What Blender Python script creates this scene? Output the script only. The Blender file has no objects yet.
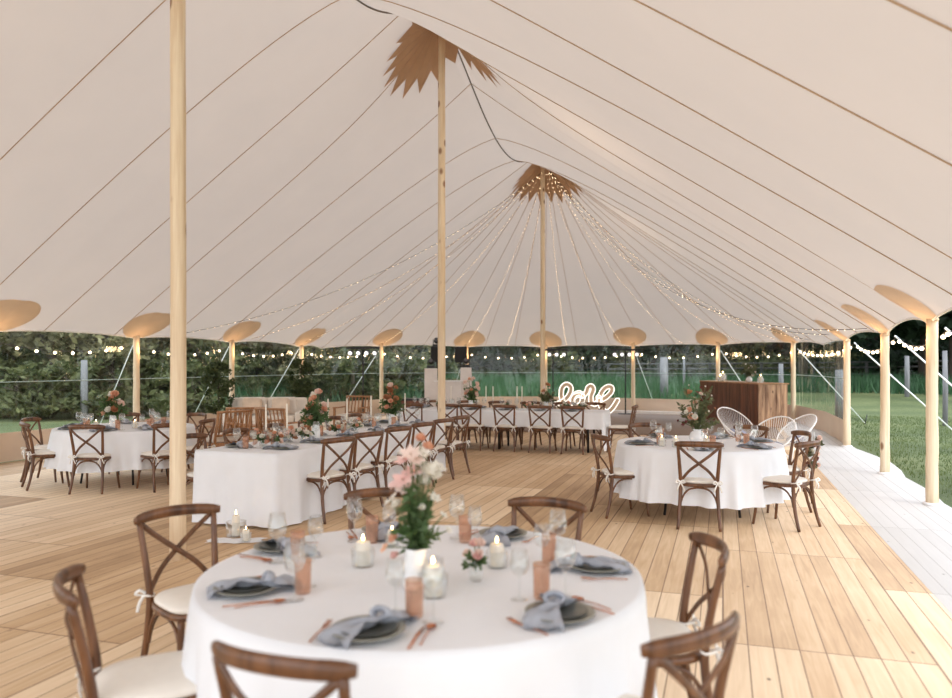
import bpy, bmesh, math, random
from mathutils import Vector, Matrix
R = random.Random(7)
PI = math.pi
COL = bpy.context.scene.collection
F, YH, CX, H = 760.0, 364.0, 476.0, 1.67
ANG = math.radians(18)
CA, SA = math.cos(ANG), math.sin(ANG)

def T(p, s):                       # tent plan coordinates (across, along) -> world
    return (p*CA + s*SA, -p*SA + s*CA)
def TI(x, y):
    return (x*CA - y*SA, x*SA + y*CA)
def at(px, py, z=0.0):             # a point of height z seen at a photo position
    d = F*(H-z)/(py-YH)
    return ((px-CX)/F*d, d)

# ------------------------------------------------------------------ materials
def new_mat(name):
    m = bpy.data.materials.new(name); m.use_nodes = True
    nt = m.node_tree; nt.nodes.clear()
    out = nt.nodes.new('ShaderNodeOutputMaterial')
    return m, nt, out
def N(nt, typ, **kw):
    n = nt.nodes.new(typ)
    for k, v in kw.items():
        if k.startswith('i_'): n.inputs[k[2:].replace('_', ' ')].default_value = v
        else: setattr(n, k, v)
    return n
def ramp(nt, fac, stops):
    r = nt.nodes.new('ShaderNodeValToRGB')
    while len(r.color_ramp.elements) > 1: r.color_ramp.elements.remove(r.color_ramp.elements[-1])
    for i, (p, c) in enumerate(stops):
        e = r.color_ramp.elements[0] if i == 0 else r.color_ramp.elements.new(p)
        e.position = p; e.color = (*c, 1)
    nt.links.new(fac, r.inputs['Fac'])
    return r.outputs['Color']
def simple(name, col, rough=0.6, metal=0.0, var=0.12, scale=8.0, bump=0.0, sheen=0.0, trans=0.0, spec=0.5):
    m, nt, out = new_mat(name)
    b = N(nt, 'ShaderNodeBsdfPrincipled'); b.inputs['Roughness'].default_value = rough
    b.inputs['Metallic'].default_value = metal
    b.inputs['Specular IOR Level'].default_value = spec
    tc = N(nt, 'ShaderNodeTexCoord'); nz = N(nt, 'ShaderNodeTexNoise'); nz.inputs['Scale'].default_value = scale
    nz.inputs['Detail'].default_value = 4
    nt.links.new(tc.outputs['Object'], nz.inputs['Vector'])
    lo = tuple(c*(1-var) for c in col); hi = tuple(min(1, c*(1+var)) for c in col)
    nt.links.new(ramp(nt, nz.outputs['Fac'], [(0.3, lo), (0.7, hi)]), b.inputs['Base Color'])
    if bump:
        bp = N(nt, 'ShaderNodeBump'); bp.inputs['Strength'].default_value = bump; bp.inputs['Distance'].default_value = .01
        nt.links.new(nz.outputs['Fac'], bp.inputs['Height']); nt.links.new(bp.outputs['Normal'], b.inputs['Normal'])
    last = b.outputs[0]
    if trans:
        t = N(nt, 'ShaderNodeBsdfTranslucent'); t.inputs['Color'].default_value = (*col, 1)
        mx = N(nt, 'ShaderNodeMixShader'); mx.inputs[0].default_value = trans
        nt.links.new(last, mx.inputs[1]); nt.links.new(t.outputs[0], mx.inputs[2]); last = mx.outputs[0]
    nt.links.new(last, out.inputs[0])
    return m
def emit(name, col, s, sample=True):
    m, nt, out = new_mat(name)
    e = N(nt, 'ShaderNodeEmission'); e.inputs[0].default_value = (*col, 1); e.inputs[1].default_value = s
    nt.links.new(e.outputs[0], out.inputs[0])
    if not sample: m.cycles.emission_sampling = 'NONE'
    return m
def glass(name, col=(1, 1, 1), refl=(.95, .95, .95), ior=1.45, rough=.03, bump=0, bscale=3, haze=0.0, gmix=1.0):
    m, nt, out = new_mat(name)
    t = N(nt, 'ShaderNodeBsdfTransparent'); t.inputs[0].default_value = (*col, 1)
    g = N(nt, 'ShaderNodeBsdfGlossy'); g.inputs['Color'].default_value = (*refl, 1); g.inputs['Roughness'].default_value = rough
    f = N(nt, 'ShaderNodeLayerWeight'); f.inputs[0].default_value = .5
    pw = N(nt, 'ShaderNodeMath', operation='POWER'); pw.inputs[1].default_value = 2.6
    nt.links.new(f.outputs['Facing'], pw.inputs[0])
    mt = N(nt, 'ShaderNodeMath', operation='MULTIPLY_ADD'); mt.inputs[1].default_value = .7*gmix; mt.inputs[2].default_value = .07*gmix
    nt.links.new(pw.outputs[0], mt.inputs[0])
    mx = N(nt, 'ShaderNodeMixShader')
    if bump:
        tc = N(nt, 'ShaderNodeTexCoord'); mp = N(nt, 'ShaderNodeMapping'); mp.inputs['Scale'].default_value = (1, 1, .35)
        nz = N(nt, 'ShaderNodeTexNoise'); nz.inputs['Scale'].default_value = bscale; nz.inputs['Detail'].default_value = 3
        nz.inputs['Distortion'].default_value = 1.2
        nt.links.new(tc.outputs['Object'], mp.inputs[0]); nt.links.new(mp.outputs[0], nz.inputs['Vector'])
        bp = N(nt, 'ShaderNodeBump'); bp.inputs['Strength'].default_value = bump; bp.inputs['Distance'].default_value = .06
        nt.links.new(nz.outputs['Fac'], bp.inputs['Height'])
        nt.links.new(bp.outputs[0], g.inputs['Normal']); nt.links.new(bp.outputs[0], f.inputs['Normal'])
    nt.links.new(mt.outputs[0], mx.inputs[0]); nt.links.new(t.outputs[0], mx.inputs[1]); nt.links.new(g.outputs[0], mx.inputs[2])
    last = mx.outputs[0]
    if haze:
        d = N(nt, 'ShaderNodeBsdfDiffuse'); d.inputs[0].default_value = (*refl, 1)
        m2 = N(nt, 'ShaderNodeMixShader'); m2.inputs[0].default_value = haze
        nt.links.new(last, m2.inputs[1]); nt.links.new(d.outputs[0], m2.inputs[2]); last = m2.outputs[0]
    nt.links.new(last, out.inputs[0])
    return m
def wood(name, dark, light, scale=(12, 12, 1.2), rough=.45, knots=0.0, knotcol=(.12, .06, .03), kscale=3.0):
    m, nt, out = new_mat(name)
    b = N(nt, 'ShaderNodeBsdfPrincipled'); b.inputs['Roughness'].default_value = rough
    tc = N(nt, 'ShaderNodeTexCoord'); mp = N(nt, 'ShaderNodeMapping'); mp.inputs['Scale'].default_value = scale
    nt.links.new(tc.outputs['Object'], mp.inputs[0])
    nz = N(nt, 'ShaderNodeTexNoise'); nz.inputs['Scale'].default_value = 1.6; nz.inputs['Detail'].default_value = 6; nz.inputs['Distortion'].default_value = .6
    nt.links.new(mp.outputs[0], nz.inputs['Vector'])
    c = ramp(nt, nz.outputs['Fac'], [(.3, dark), (.7, light)])
    if knots:
        mp2 = N(nt, 'ShaderNodeMapping'); mp2.inputs['Scale'].default_value = (kscale*2, kscale*2, kscale)
        nt.links.new(tc.outputs['Object'], mp2.inputs[0])
        vo = N(nt, 'ShaderNodeTexVoronoi'); vo.inputs['Scale'].default_value = 1.0
        nt.links.new(mp2.outputs[0], vo.inputs['Vector'])
        kf = ramp(nt, vo.outputs['Distance'], [(knots*.5, (1, 1, 1)), (knots, (0, 0, 0))])
        mx = N(nt, 'ShaderNodeMixRGB'); mx.inputs[2].default_value = (*knotcol, 1)
        nt.links.new(kf, mx.inputs[0]); nt.links.new(c, mx.inputs[1]); c = mx.outputs[0]
    nt.links.new(c, b.inputs['Base Color'])
    bp = N(nt, 'ShaderNodeBump'); bp.inputs['Strength'].default_value = .12; bp.inputs['Distance'].default_value = .004
    nt.links.new(nz.outputs['Fac'], bp.inputs['Height']); nt.links.new(bp.outputs[0], b.inputs['Normal'])
    nt.links.new(b.outputs[0], out.inputs[0])
    return m
def plank_mat(name, cols, gap, bw=.142, L=2.4, panel=1.0, rough=.6, seed=0.0):
    """boards run along local Y; local x is across"""
    m, nt, out = new_mat(name)
    lk = nt.links.new
    b = N(nt, 'ShaderNodeBsdfPrincipled'); b.inputs['Roughness'].default_value = rough
    tc = N(nt, 'ShaderNodeTexCoord'); sx = N(nt, 'ShaderNodeSeparateXYZ'); lk(tc.outputs['Object'], sx.inputs[0])
    def M(op, a, c=None, d=None):
        n = N(nt, 'ShaderNodeMath', operation=op)
        for i, v in enumerate((a, c, d)):
            if v is None: continue
            if isinstance(v, (int, float)): n.inputs[i].default_value = v
            else: lk(v, n.inputs[i])
        return n.outputs[0]
    u = M('DIVIDE', sx.outputs[0], bw); iu = M('FLOOR', u); fu = M('FRACT', u)
    pu = M('FLOOR', M('DIVIDE', sx.outputs[0], bw*8))            # panels eight boards wide
    off = M('MULTIPLY', M('FRACT', M('MULTIPLY', M('ADD', pu, seed), .381)), L)
    v = M('DIVIDE', M('ADD', sx.outputs[1], off), L); iv = M('FLOOR', v); fv = M('FRACT', v)
    def wn(a, bb, k):
        cb = N(nt, 'ShaderNodeCombineXYZ'); lk(a, cb.inputs[0]); lk(bb, cb.inputs[1]); cb.inputs[2].default_value = k
        w = N(nt, 'ShaderNodeTexWhiteNoise', noise_dimensions='3D'); lk(cb.outputs[0], w.inputs[0]); return w.outputs[0]
    wp = wn(pu, iv, 1.3); wb = wn(iu, iv, 4.7)
    mp = N(nt, 'ShaderNodeMapping'); mp.inputs['Scale'].default_value = (26, 1.6, 1)
    lk(tc.outputs['Object'], mp.inputs[0])
    cb = N(nt, 'ShaderNodeCombineXYZ'); lk(M('MULTIPLY', wb, 37.0), cb.inputs[1]); lk(M('MULTIPLY', iu, 3.1), cb.inputs[2])
    lk(cb.outputs[0], mp.inputs['Location'])
    nz = N(nt, 'ShaderNodeTexNoise'); nz.inputs['Scale'].default_value = 1; nz.inputs['Detail'].default_value = 6; nz.inputs['Distortion'].default_value = 1.0
    lk(mp.outputs[0], nz.inputs['Vector'])
    nz2 = N(nt, 'ShaderNodeTexNoise'); nz2.inputs['Scale'].default_value = .9; nz2.inputs['Detail'].default_value = 5
    lk(tc.outputs['Object'], nz2.inputs['Vector'])
    f = M('ADD', M('ADD', M('MULTIPLY', wp, .42*panel), M('MULTIPLY', wb, .16)), M('ADD', M('MULTIPLY', nz.outputs[0], .34), M('MULTIPLY', nz2.outputs[0], .30)))
    c = ramp(nt, f, [(.2, cols[0]), (.5, cols[1]), (.85, cols[2])])
    # knots
    vo = N(nt, 'ShaderNodeTexVoronoi'); vo.inputs['Scale'].default_value = 3.2
    mk = N(nt, 'ShaderNodeMapping'); mk.inputs['Scale'].default_value = (1.5, .8, 1); lk(tc.outputs['Object'], mk.inputs[0]); lk(mk.outputs[0], vo.inputs['Vector'])
    kf = ramp(nt, vo.outputs['Distance'], [(.03, (1, 1, 1)), (.07, (0, 0, 0))])
    m1 = N(nt, 'ShaderNodeMixRGB'); m1.inputs[2].default_value = (*[x*.4 for x in cols[0]], 1)
    lk(M('MULTIPLY', kf, .8), m1.inputs[0]); lk(c, m1.inputs[1]); c = m1.outputs[0]
    # gaps
    g1 = M('MINIMUM', fu, M('SUBTRACT', 1, fu)); g1 = M('LESS_THAN', g1, .026)
    g2 = M('MINIMUM', fv, M('SUBTRACT', 1, fv)); g2 = M('LESS_THAN', g2, .0022)
    fp = M('FRACT', M('DIVIDE', sx.outputs[0], bw*8)); g3 = M('LESS_THAN', M('MINIMUM', fp, M('SUBTRACT', 1, fp)), .0055)
    g = M('MAXIMUM', g1, M('MAXIMUM', g2, g3))
    m2 = N(nt, 'ShaderNodeMixRGB'); m2.inputs[2].default_value = (*gap, 1)
    lk(M('MULTIPLY', g, .85), m2.inputs[0]); lk(c, m2.inputs[1])
    lk(m2.outputs[0], b.inputs['Base Color'])
    bp = N(nt, 'ShaderNodeBump'); bp.inputs['Strength'].default_value = .5; bp.inputs['Distance'].default_value = .006; bp.invert = True
    lk(g, bp.inputs['Height']); lk(bp.outputs[0], b.inputs['Normal'])
    lk(b.outputs[0], out.inputs[0])
    return m

MAT = {}
def setup_mats():
    M = MAT
    M['chair'] = wood('chair_wood', (.060, .022, .008), (.20, .085, .034), rough=.30)
    M['pole'] = wood('pine_pole', (.68, .51, .33), (.84, .71, .52), (16, 16, .8), .55, knots=.2, knotcol=(.30, .17, .09), kscale=2.6)
    M['floor'] = plank_mat('board_floor', [(.25, .145, .072), (.52, .345, .195), (.78, .60, .41)], (.16, .08, .04))
    M['whitefloor'] = plank_mat('white_boards', [(.50, .485, .47), (.57, .555, .54), (.63, .615, .60)], (.36, .34, .32), panel=.4)
    M['dance'] = wood('dance_floor', (.16, .10, .07), (.25, .165, .115), (1, 12, 1), .6)
    M['cloth'] = simple('white_linen', (.90, .925, .97), .85, var=.02, scale=5, trans=.12)
    M['cushion'] = simple('cushion_cream', (.80, .75, .68), .9, var=.04)
    M['tie'] = simple('tie_white', (.88, .86, .82), .9, var=.03)
    M['napkin'] = simple('napkin_greyblue', (.36, .38, .43), .9, var=.12, scale=14, bump=.3)
    M['plate'] = simple('plate_stone', (.055, .058, .050), .32, var=.25, scale=20)
    M['charger'] = simple('plate_rim', (.24, .235, .20), .4, var=.15, scale=20)
    M['copper'] = simple('copper', (.60, .27, .16), .25, metal=1.0, var=.08)
    M['glass'] = glass('clear_glass', (.97, .98, .98))
    M['amber'] = glass('amber_glass', (.95, .83, .75), (.86, .68, .57), gmix=1.2, haze=.10)
    M['clear'] = glass('clear_vinyl', (.90, .93, .92), (.85, .9, .88), ior=1.28, rough=.05, bump=.8, bscale=1.2, haze=.008, gmix=.55)
    M['wax'] = simple('candle_wax', (.92, .88, .80), .5, var=.02, trans=.35)
    M['flame'] = emit('flame', (1, .62, .25), 14, False)
    M['wick'] = simple('wick', (.05, .04, .03), .9)
    M['ceramic'] = simple('white_ceramic', (.84, .85, .86), .25, var=.03)
    M['leaf'] = simple('leaf_green', (.085, .15, .05), .55, var=.5, scale=9, trans=.3)
    M['leaf_olive'] = simple('leaf_olive', (.14, .15, .07), .6, var=.5, scale=12, trans=.3)
    M['stem'] = simple('stem', (.12, .16, .06), .7)
    for n, c in dict(peach=(.84, .52, .36), pink=(.90, .64, .60), white=(.90, .87, .80), burgundy=(.20, .045, .045), rust=(.56, .27, .14), blush=(.92, .76, .69)).items():
        M['fl_'+n] = simple('petal_'+n, c, .7, var=.12, scale=20, trans=.35)
    M['led'] = emit('led_warm', (1, .74, .46), 3.0, False)
    M['bulb'] = emit('bulb_warm', (1, .76, .48), 4.5, False)
    M['wire'] = simple('wire_dark', (.05, .03, .02), .6)
    M['wiretan'] = simple('wire_copper', (.38, .22, .12), .5)
    M['rope'] = simple('seam_rope', (.50, .34, .21), .8)
    M['rope_dark'] = simple('ridge_rope', (.16, .13, .10), .8)
    M['patch'] = simple('leather_patch', (.76, .60, .45), .7, var=.06, scale=3, trans=.25)
    M['leafpatch'] = simple('brown_canvas', (.52, .33, .20), .75, var=.08, scale=3, trans=.22)
    M['canvas'] = simple('cream_canvas', (.68, .61, .555), .85, var=.03, scale=.8, trans=.19, spec=.1)
    M['skirt'] = simple('sand_canvas', (.76, .63, .51), .85, var=.05, scale=1.5)
    M['black'] = simple('black_metal', (.012, .012, .013), .4, var=.2)
    M['blackcloth'] = simple('speaker_grille', (.018, .018, .02), .8, var=.3, scale=40)
    M['lens'] = emit('lamp_lens', (1, .95, .88), .55, False)
    M['barwood'] = wood('bar_dark_wood', (.045, .014, .007), (.22, .075, .035), (9, 9, .5), .45)
    M['barside'] = wood('bar_rustic_wood', (.16, .075, .035), (.56, .34, .20), (7, 7, .9), .55, knots=.16, kscale=3)
    M['oak'] = wood('lounge_wood', (.30, .14, .06), (.50, .26, .12), rough=.45)
    M['sofa'] = simple('sofa_linen', (.76, .70, .63), .9, var=.06, scale=4, bump=.2)
    M['pillow'] = simple('pillow_tan', (.70, .56, .44), .9, var=.1)
    M['white'] = simple('white_paint', (.85, .84, .84), .4, var=.03)
    M['pedestal'] = simple('pedestal_white', (.76, .71, .68), .7, var=.04)
    M['lens_dark'] = simple('dark_lens', (.10, .10, .12), .1)
    M['neon'] = emit('neon_white', (1, .90, .78), .9)
    M['signback'] = simple('sign_backing', (.50, .37, .26), .6, var=.05)
    M['strap'] = simple('white_strap', (.80, .84, .82), .7, var=.05)
    M['welt'] = simple('welt_green', (.42, .52, .48), .5)
    M['darkrail'] = simple('dark_rail', (.10, .10, .095), .9)
    M['greypost'] = wood('weathered_post', (.14, .14, .145), (.25, .25, .26), (6, 6, .8), .85)
    M['bark'] = wood('tree_bark', (.045, .032, .024), (.11, .085, .065), (6, 6, 1), .9)
    M['pot'] = simple('pot_clay', (.45, .33, .25), .7)
    M['greycushion'] = simple('cushion_greyblue', (.30, .31, .40), .9, var=.1)
    M['concrete'] = simple('grey_stone', (.5, .5, .48), .8)
    # foliage with own tone variation
    def fol(name, a, b_, sc=.8):
        m, nt, out = new_mat(name)
        tc = N(nt, 'ShaderNodeTexCoord'); nz = N(nt, 'ShaderNodeTexNoise'); nz.inputs['Scale'].default_value = sc; nz.inputs['Detail'].default_value = 8
        nt.links.new(tc.outputs['Object'], nz.inputs['Vector'])
        c = ramp(nt, nz.outputs['Fac'], [(.35, a), (.65, b_)])
        d = N(nt, 'ShaderNodeBsdfPrincipled'); d.inputs['Roughness'].default_value = .6
        t = N(nt, 'ShaderNodeBsdfTranslucent'); mx = N(nt, 'ShaderNodeMixShader'); mx.inputs[0].default_value = .3
        nt.links.new(c, d.inputs['Base Color']); nt.links.new(c, t.inputs[0])
        nt.links.new(d.outputs[0], mx.inputs[1]); nt.links.new(t.outputs[0], mx.inputs[2]); nt.links.new(mx.outputs[0], out.inputs[0])
        return m
    M['fol_dark'] = fol('foliage_dark', (.018, .040, .022), (.055, .095, .05))
    M['fol_mid'] = fol('foliage_mid', (.035, .05, .016), (.18, .20, .075), 1.6)
    M['fol_pale'] = fol('foliage_pale', (.08, .085, .03), (.36, .34, .17), 1.8)
    M['laurel'] = fol('foliage_laurel', (.03, .05, .015), (.09, .12, .04), 5)
    M['tallgrass'] = fol('tall_grass', (.035, .10, .04), (.07, .17, .07), .5)
    # lawn
    m, nt, out = new_mat('lawn')
    b = N(nt, 'ShaderNodeBsdfPrincipled'); b.inputs['Roughness'].default_value = .9
    tc = N(nt, 'ShaderNodeTexCoord')
    n1 = N(nt, 'ShaderNodeTexNoise'); n1.inputs['Scale'].default_value = .35; n1.inputs['Detail'].default_value = 6
    n2 = N(nt, 'ShaderNodeTexNoise'); n2.inputs['Scale'].default_value = 14; n2.inputs['Detail'].default_value = 8; n2.inputs['Roughness'].default_value = .8
    for n in (n1, n2): nt.links.new(tc.outputs['Object'], n.inputs['Vector'])
    ad = N(nt, 'ShaderNodeMath', operation='ADD'); ml = N(nt, 'ShaderNodeMath', operation='MULTIPLY'); ml.inputs[1].default_value = .5
    nt.links.new(n1.outputs[0], ad.inputs[0]); nt.links.new(n2.outputs[0], ad.inputs[1]); nt.links.new(ad.outputs[0], ml.inputs[0])
    nt.links.new(ramp(nt, ml.outputs[0], [(.36, (.045, .066, .020)), (.5, (.095, .125, .04)), (.64, (.18, .20, .08))]), b.inputs['Base Color'])
    bp = N(nt, 'ShaderNodeBump'); bp.inputs['Strength'].default_value = .6; bp.inputs['Distance'].default_value = .05
    nt.links.new(n2.outputs[0], bp.inputs['Height']); nt.links.new(bp.outputs[0], b.inputs['Normal'])
    nt.links.new(b.outputs[0], out.inputs[0]); M['lawn'] = m
    M['blade'] = fol('grass_blades', (.065, .10, .025), (.15, .19, .06), .8)
setup_mats()

# ------------------------------------------------------------------ mesh helpers
class MB:
    def __init__(s): s.v = []; s.f = []
    def add(s, vs, fs):
        o = len(s.v); s.v += [tuple(v) for v in vs]; s.f += [tuple(i+o for i in f) for f in fs]; return s
    def box(s, cx, cy, cz, sx, sy, sz, rz=0, taper=1.0, ry=0):
        vs = []
        for z, k in ((-sz/2, 1), (sz/2, taper)):
            for a, b in ((-1, -1), (1, -1), (1, 1), (-1, 1)):
                x, y, zz = a*sx/2*k, b*sy/2*k, z
                if ry: x, zz = x*math.cos(ry)+zz*math.sin(ry), -x*math.sin(ry)+zz*math.cos(ry)
                vs.append((cx+x*math.cos(rz)-y*math.sin(rz), cy+x*math.sin(rz)+y*math.cos(rz), cz+zz))
        return s.add(vs, [(3, 2, 1, 0), (4, 5, 6, 7), (0, 1, 5, 4), (1, 2, 6, 5), (2, 3, 7, 6), (3, 0, 4, 7)])
    def tube(s, pts, r, n=8, r2=None, up=None, closed=False):
        P = [Vector(p) for p in pts]; m = len(P)
        rs = r if isinstance(r, (list, tuple)) else [r]*m
        r2s = r2 if isinstance(r2, (list, tuple)) else ([r2]*m if r2 else rs)
        vs = []; prev = None
        for i in range(m):
            a = P[(i-1) % m] if (closed or i > 0) else P[0]; b = P[(i+1) % m] if (closed or i < m-1) else P[-1]
            t = (b-a).normalized() if (b-a).length > 1e-9 else Vector((0, 0, 1))
            if up is not None: u = Vector(up)
            elif prev is not None: u = prev
            else: u = Vector((0, 0, 1)) if abs(t.z) < .9 else Vector((1, 0, 0))
            u = (u - t*u.dot(t)); u = u.normalized() if u.length > 1e-6 else t.orthogonal().normalized()
            prev = u; w = t.cross(u)
            for k in range(n):
                an = 2*PI*k/n
                vs.append(P[i] + u*(math.cos(an)*rs[i]) + w*(math.sin(an)*r2s[i]))
        fs = []
        for i in range(m if closed else m-1):
            j = (i+1) % m
            for k in range(n):
                fs.append((i*n+k, i*n+(k+1) % n, j*n+(k+1) % n, j*n+k))
        if not closed:
            fs.append(tuple(range(n-1, -1, -1))); fs.append(tuple((m-1)*n+k for k in range(n)))
        return s.add(vs, fs)
    def lathe(s, prof, n=20, c=(0, 0, 0), caps=True):
        vs = [(c[0]+r*math.cos(2*PI*k/n), c[1]+r*math.sin(2*PI*k/n), c[2]+z) for r, z in prof for k in range(n)]
        fs = []
        for i in range(len(prof)-1):
            for k in range(n): fs.append((i*n+k, i*n+(k+1) % n, (i+1)*n+(k+1) % n, (i+1)*n+k))
        if caps:
            fs.append(tuple(range(n-1, -1, -1))); fs.append(tuple((len(prof)-1)*n+k for k in range(n)))
        return s.add(vs, fs)
    def grid(s, fn, nu, nv, wrap=False):
        vs = [fn(i/nu, j/nv) for j in range(nv+1) for i in range(nu+(0 if wrap else 1))]
        w = nu if wrap else nu+1; fs = []
        for j in range(nv):
            for i in range(nu):
                fs.append((j*w+i, j*w+(i+1) % w, (j+1)*w+(i+1) % w, (j+1)*w+i))
        return s.add(vs, fs)
    def ball(s, c, r, n=8, sx=1, sy=1, sz=1):
        prof = [(math.sin(PI*i/n)*r, -math.cos(PI*i/n)*r*sz) for i in range(1, n)]
        vs = [(c[0]+q*math.cos(2*PI*k/(n+2))*sx, c[1]+q*math.sin(2*PI*k/(n+2))*sy, c[2]+z) for q, z in prof for k in range(n+2)]
        m = n+2; fs = []
        for i in range(len(prof)-1):
            for k in range(m): fs.append((i*m+k, i*m+(k+1) % m, (i+1)*m+(k+1) % m, (i+1)*m+k))
        fs.append(tuple(range(m-1, -1, -1))); fs.append(tuple((len(prof)-1)*m+k for k in range(m)))
        return s.add(vs, fs)
    def build(s, name, mat, parent=None, smooth=True, loc=None, rz=None):
        me = bpy.data.meshes.new(name); me.from_pydata(s.v, [], s.f); me.update()
        if smooth: me.polygons.foreach_set('use_smooth', [True]*len(me.polygons))
        me.materials.append(MAT[mat] if isinstance(mat, str) else mat)
        o = bpy.data.objects.new(name, me); COL.objects.link(o)
        if parent: o.parent = parent
        if loc: o.location = loc
        if rz is not None: o.rotation_euler.z = rz
        return o
def smooth_path(pts, k=4):
    P = [Vector(p) for p in pts]; out = []
    for i in range(len(P)-1):
        p0 = P[max(i-1, 0)]; p1 = P[i]; p2 = P[i+1]; p3 = P[min(i+2, len(P)-1)]
        for j in range(k):
            t = j/k
            out.append(.5*((2*p1)+(p2-p0)*t+(2*p0-5*p1+4*p2-p3)*t*t+(3*p1-p0-3*p2+p3)*t**3))
    out.append(P[-1]); return out
def bevel(o, w=.01, seg=2):
    m = o.modifiers.new('bevel', 'BEVEL'); m.width = w; m.segments = seg; m.limit_method = 'ANGLE'
    return o
def tag(o, label=None, cat=None, group=None, kind=None):
    if label: o['label'] = label
    if cat: o['category'] = cat
    if group: o['group'] = group
    if kind: o['kind'] = kind
    return o
def empty(name, label=None, cat=None, loc=(0, 0, 0), rz=0, group=None, kind=None):
    o = bpy.data.objects.new(name, None); COL.objects.link(o); o.empty_display_size = .1
    o.location = loc; o.rotation_euler.z = rz
    return tag(o, label, cat, group, kind)
KIDS = {}
def kids(o):
    return [c for c in bpy.data.objects if c.parent == o]
_cache = {}
def dup(src, loc=None, rz=None, label=None, group=None, parent=None, sc=None, drop=()):
    if src.name not in _cache:
        _cache[src.name] = kids(src)
    c = src.copy(); COL.objects.link(c); c.parent = parent
    if loc is not None: c.location = loc
    if rz is not None: c.rotation_euler = (0, 0, rz)
    if sc is not None: c.scale = (sc, sc, sc) if isinstance(sc, (int, float)) else sc
    if label: c['label'] = label
    if group: c['group'] = group
    for k in _cache[src.name]:
        if k.name.split('.')[0] in drop: continue
        d = dup(k, parent=c); d.location = k.location
    return c
class Proto:
    """first placement uses the prototype itself, later ones copy it"""
    def __init__(s, make): s.make = make; s.o = None; s.n = 0
    def put(s, loc, rz=0, label=None, group=None, sc=None):
        if s.o is None:
            s.o = s.make(); o = s.o
            o.location = loc; o.rotation_euler = (0, 0, rz)
            if sc is not None: o.scale = (sc, sc, sc) if isinstance(sc, (int, float)) else sc
            if label: o['label'] = label
            if group: o['group'] = group
            return o
        return dup(s.o, loc, rz, label, group, sc=(sc if sc is not None else 1))

# ------------------------------------------------------------------ tent geometry
PC, HW = -4.60, 6.96
KP = [(-4.43, 5.39, 7.45), (-4.55, 12.19, 7.47), (-4.70, 20.43, 7.2)]     # king poles: p, s, height
S0, S2 = -3.2, 20.43
EZ = 2.15
ridge_nodes = [(-2.0, 7.4), (5.39, 7.6), (12.19, 7.68), (20.43, 7.38)]
def ridge_z(s):
    if s < -2.0: return 7.4 - (-2-s)*.6
    for (a, za), (b, zb) in zip(ridge_nodes, ridge_nodes[1:]):
        if s <= b:
            u = (s-a)/(b-a); return za+(zb-za)*u - 1.15*math.sin(PI*u)**1.4
    return 7.38
far_poles = [(-10.8, 22.9), (-8.8, 25.8), (-6.1, 26.8), (-2.9, 26.3), (-.1, 25.7), (1.95, 23.3)]
left_poles_s = [-.5, 3.2, 6.4, 9.5, 12.75, 15.95, 19.2]
right_poles_s = [-.2, 3.4, 7.2, 10.37, 12.9, 16.9, 20.43]
def side_ze(s, plist, b):
    for a, c in zip(plist, plist[1:]):
        if a <= s <= c: return EZ + b*abs(math.sin(PI*(s-a)/(c-a)))**.6
    return EZ
RP = PC+HW; LP = PC-HW
end_nodes = [(LP, S2)] + far_poles + [(RP, S2)]
end_pts = []                       # dense end outline with edge height
for (a, b) in zip(end_nodes, end_nodes[1:]):
    for k in range(8):
        u = k/8; sm_ = min(1, ((a[1]+(b[1]-a[1])*u)-S2)/3.0); end_pts.append((a[0]+(b[0]-a[0])*u, a[1]+(b[1]-a[1])*u, EZ+.14*max(0, sm_)+.05*math.sin(PI*u)**.6))
end_pts.append((RP, S2, EZ))
PKP, PKS = PC, S2
end_ang = [math.atan2(s-PKS, p-PKP) for p, s, z in end_pts]     # from PI down to 0
def edge_at(p, s):
    """(distance to the eave through this point from the ridge, distance ridge-eave, eave height, ridge height)"""
    if s <= S2:
        d = abs(p-PC)
        ze = side_ze(s, left_poles_s+[S2], .07)+.06*min(1, max(0, (S2-s)/3)) if p < PC else side_ze(s, right_poles_s+[99], .15 if s < 16.9 else .05)-.06*max(0, 1-abs(s-13.9)/3.5)
        return d, HW, ze, ridge_z(s)
    a = math.atan2(s-PKS, p-PKP); d = math.hypot(p-PKP, s-PKS)
    for i in range(len(end_pts)-1):
        if end_ang[i] >= a >= end_ang[i+1]:
            x1, y1, z1 = end_pts[i]; x2, y2, z2 = end_pts[i+1]
            dx, dy = math.cos(a), math.sin(a); ex, ey = x2-x1, y2-y1
            den = dx*ey-dy*ex
            Rr = ((x1-PKP)*ey-(y1-PKS)*ex)/den
            u = (a-end_ang[i])/(end_ang[i+1]-end_ang[i])
            return d, Rr, z1+(z2-z1)*u, ridge_z(S2)
    return d, HW, EZ, ridge_z(S2)
ZM = 6.7
def cz(p, s):
    d, L, ze, zr = edge_at(p, s); t = min(d/L, 1.0)
    return ze + (ZM-ze)*(1-t**1.1) + (zr-ZM)*math.exp(-.85*d)*(1-t)

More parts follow.
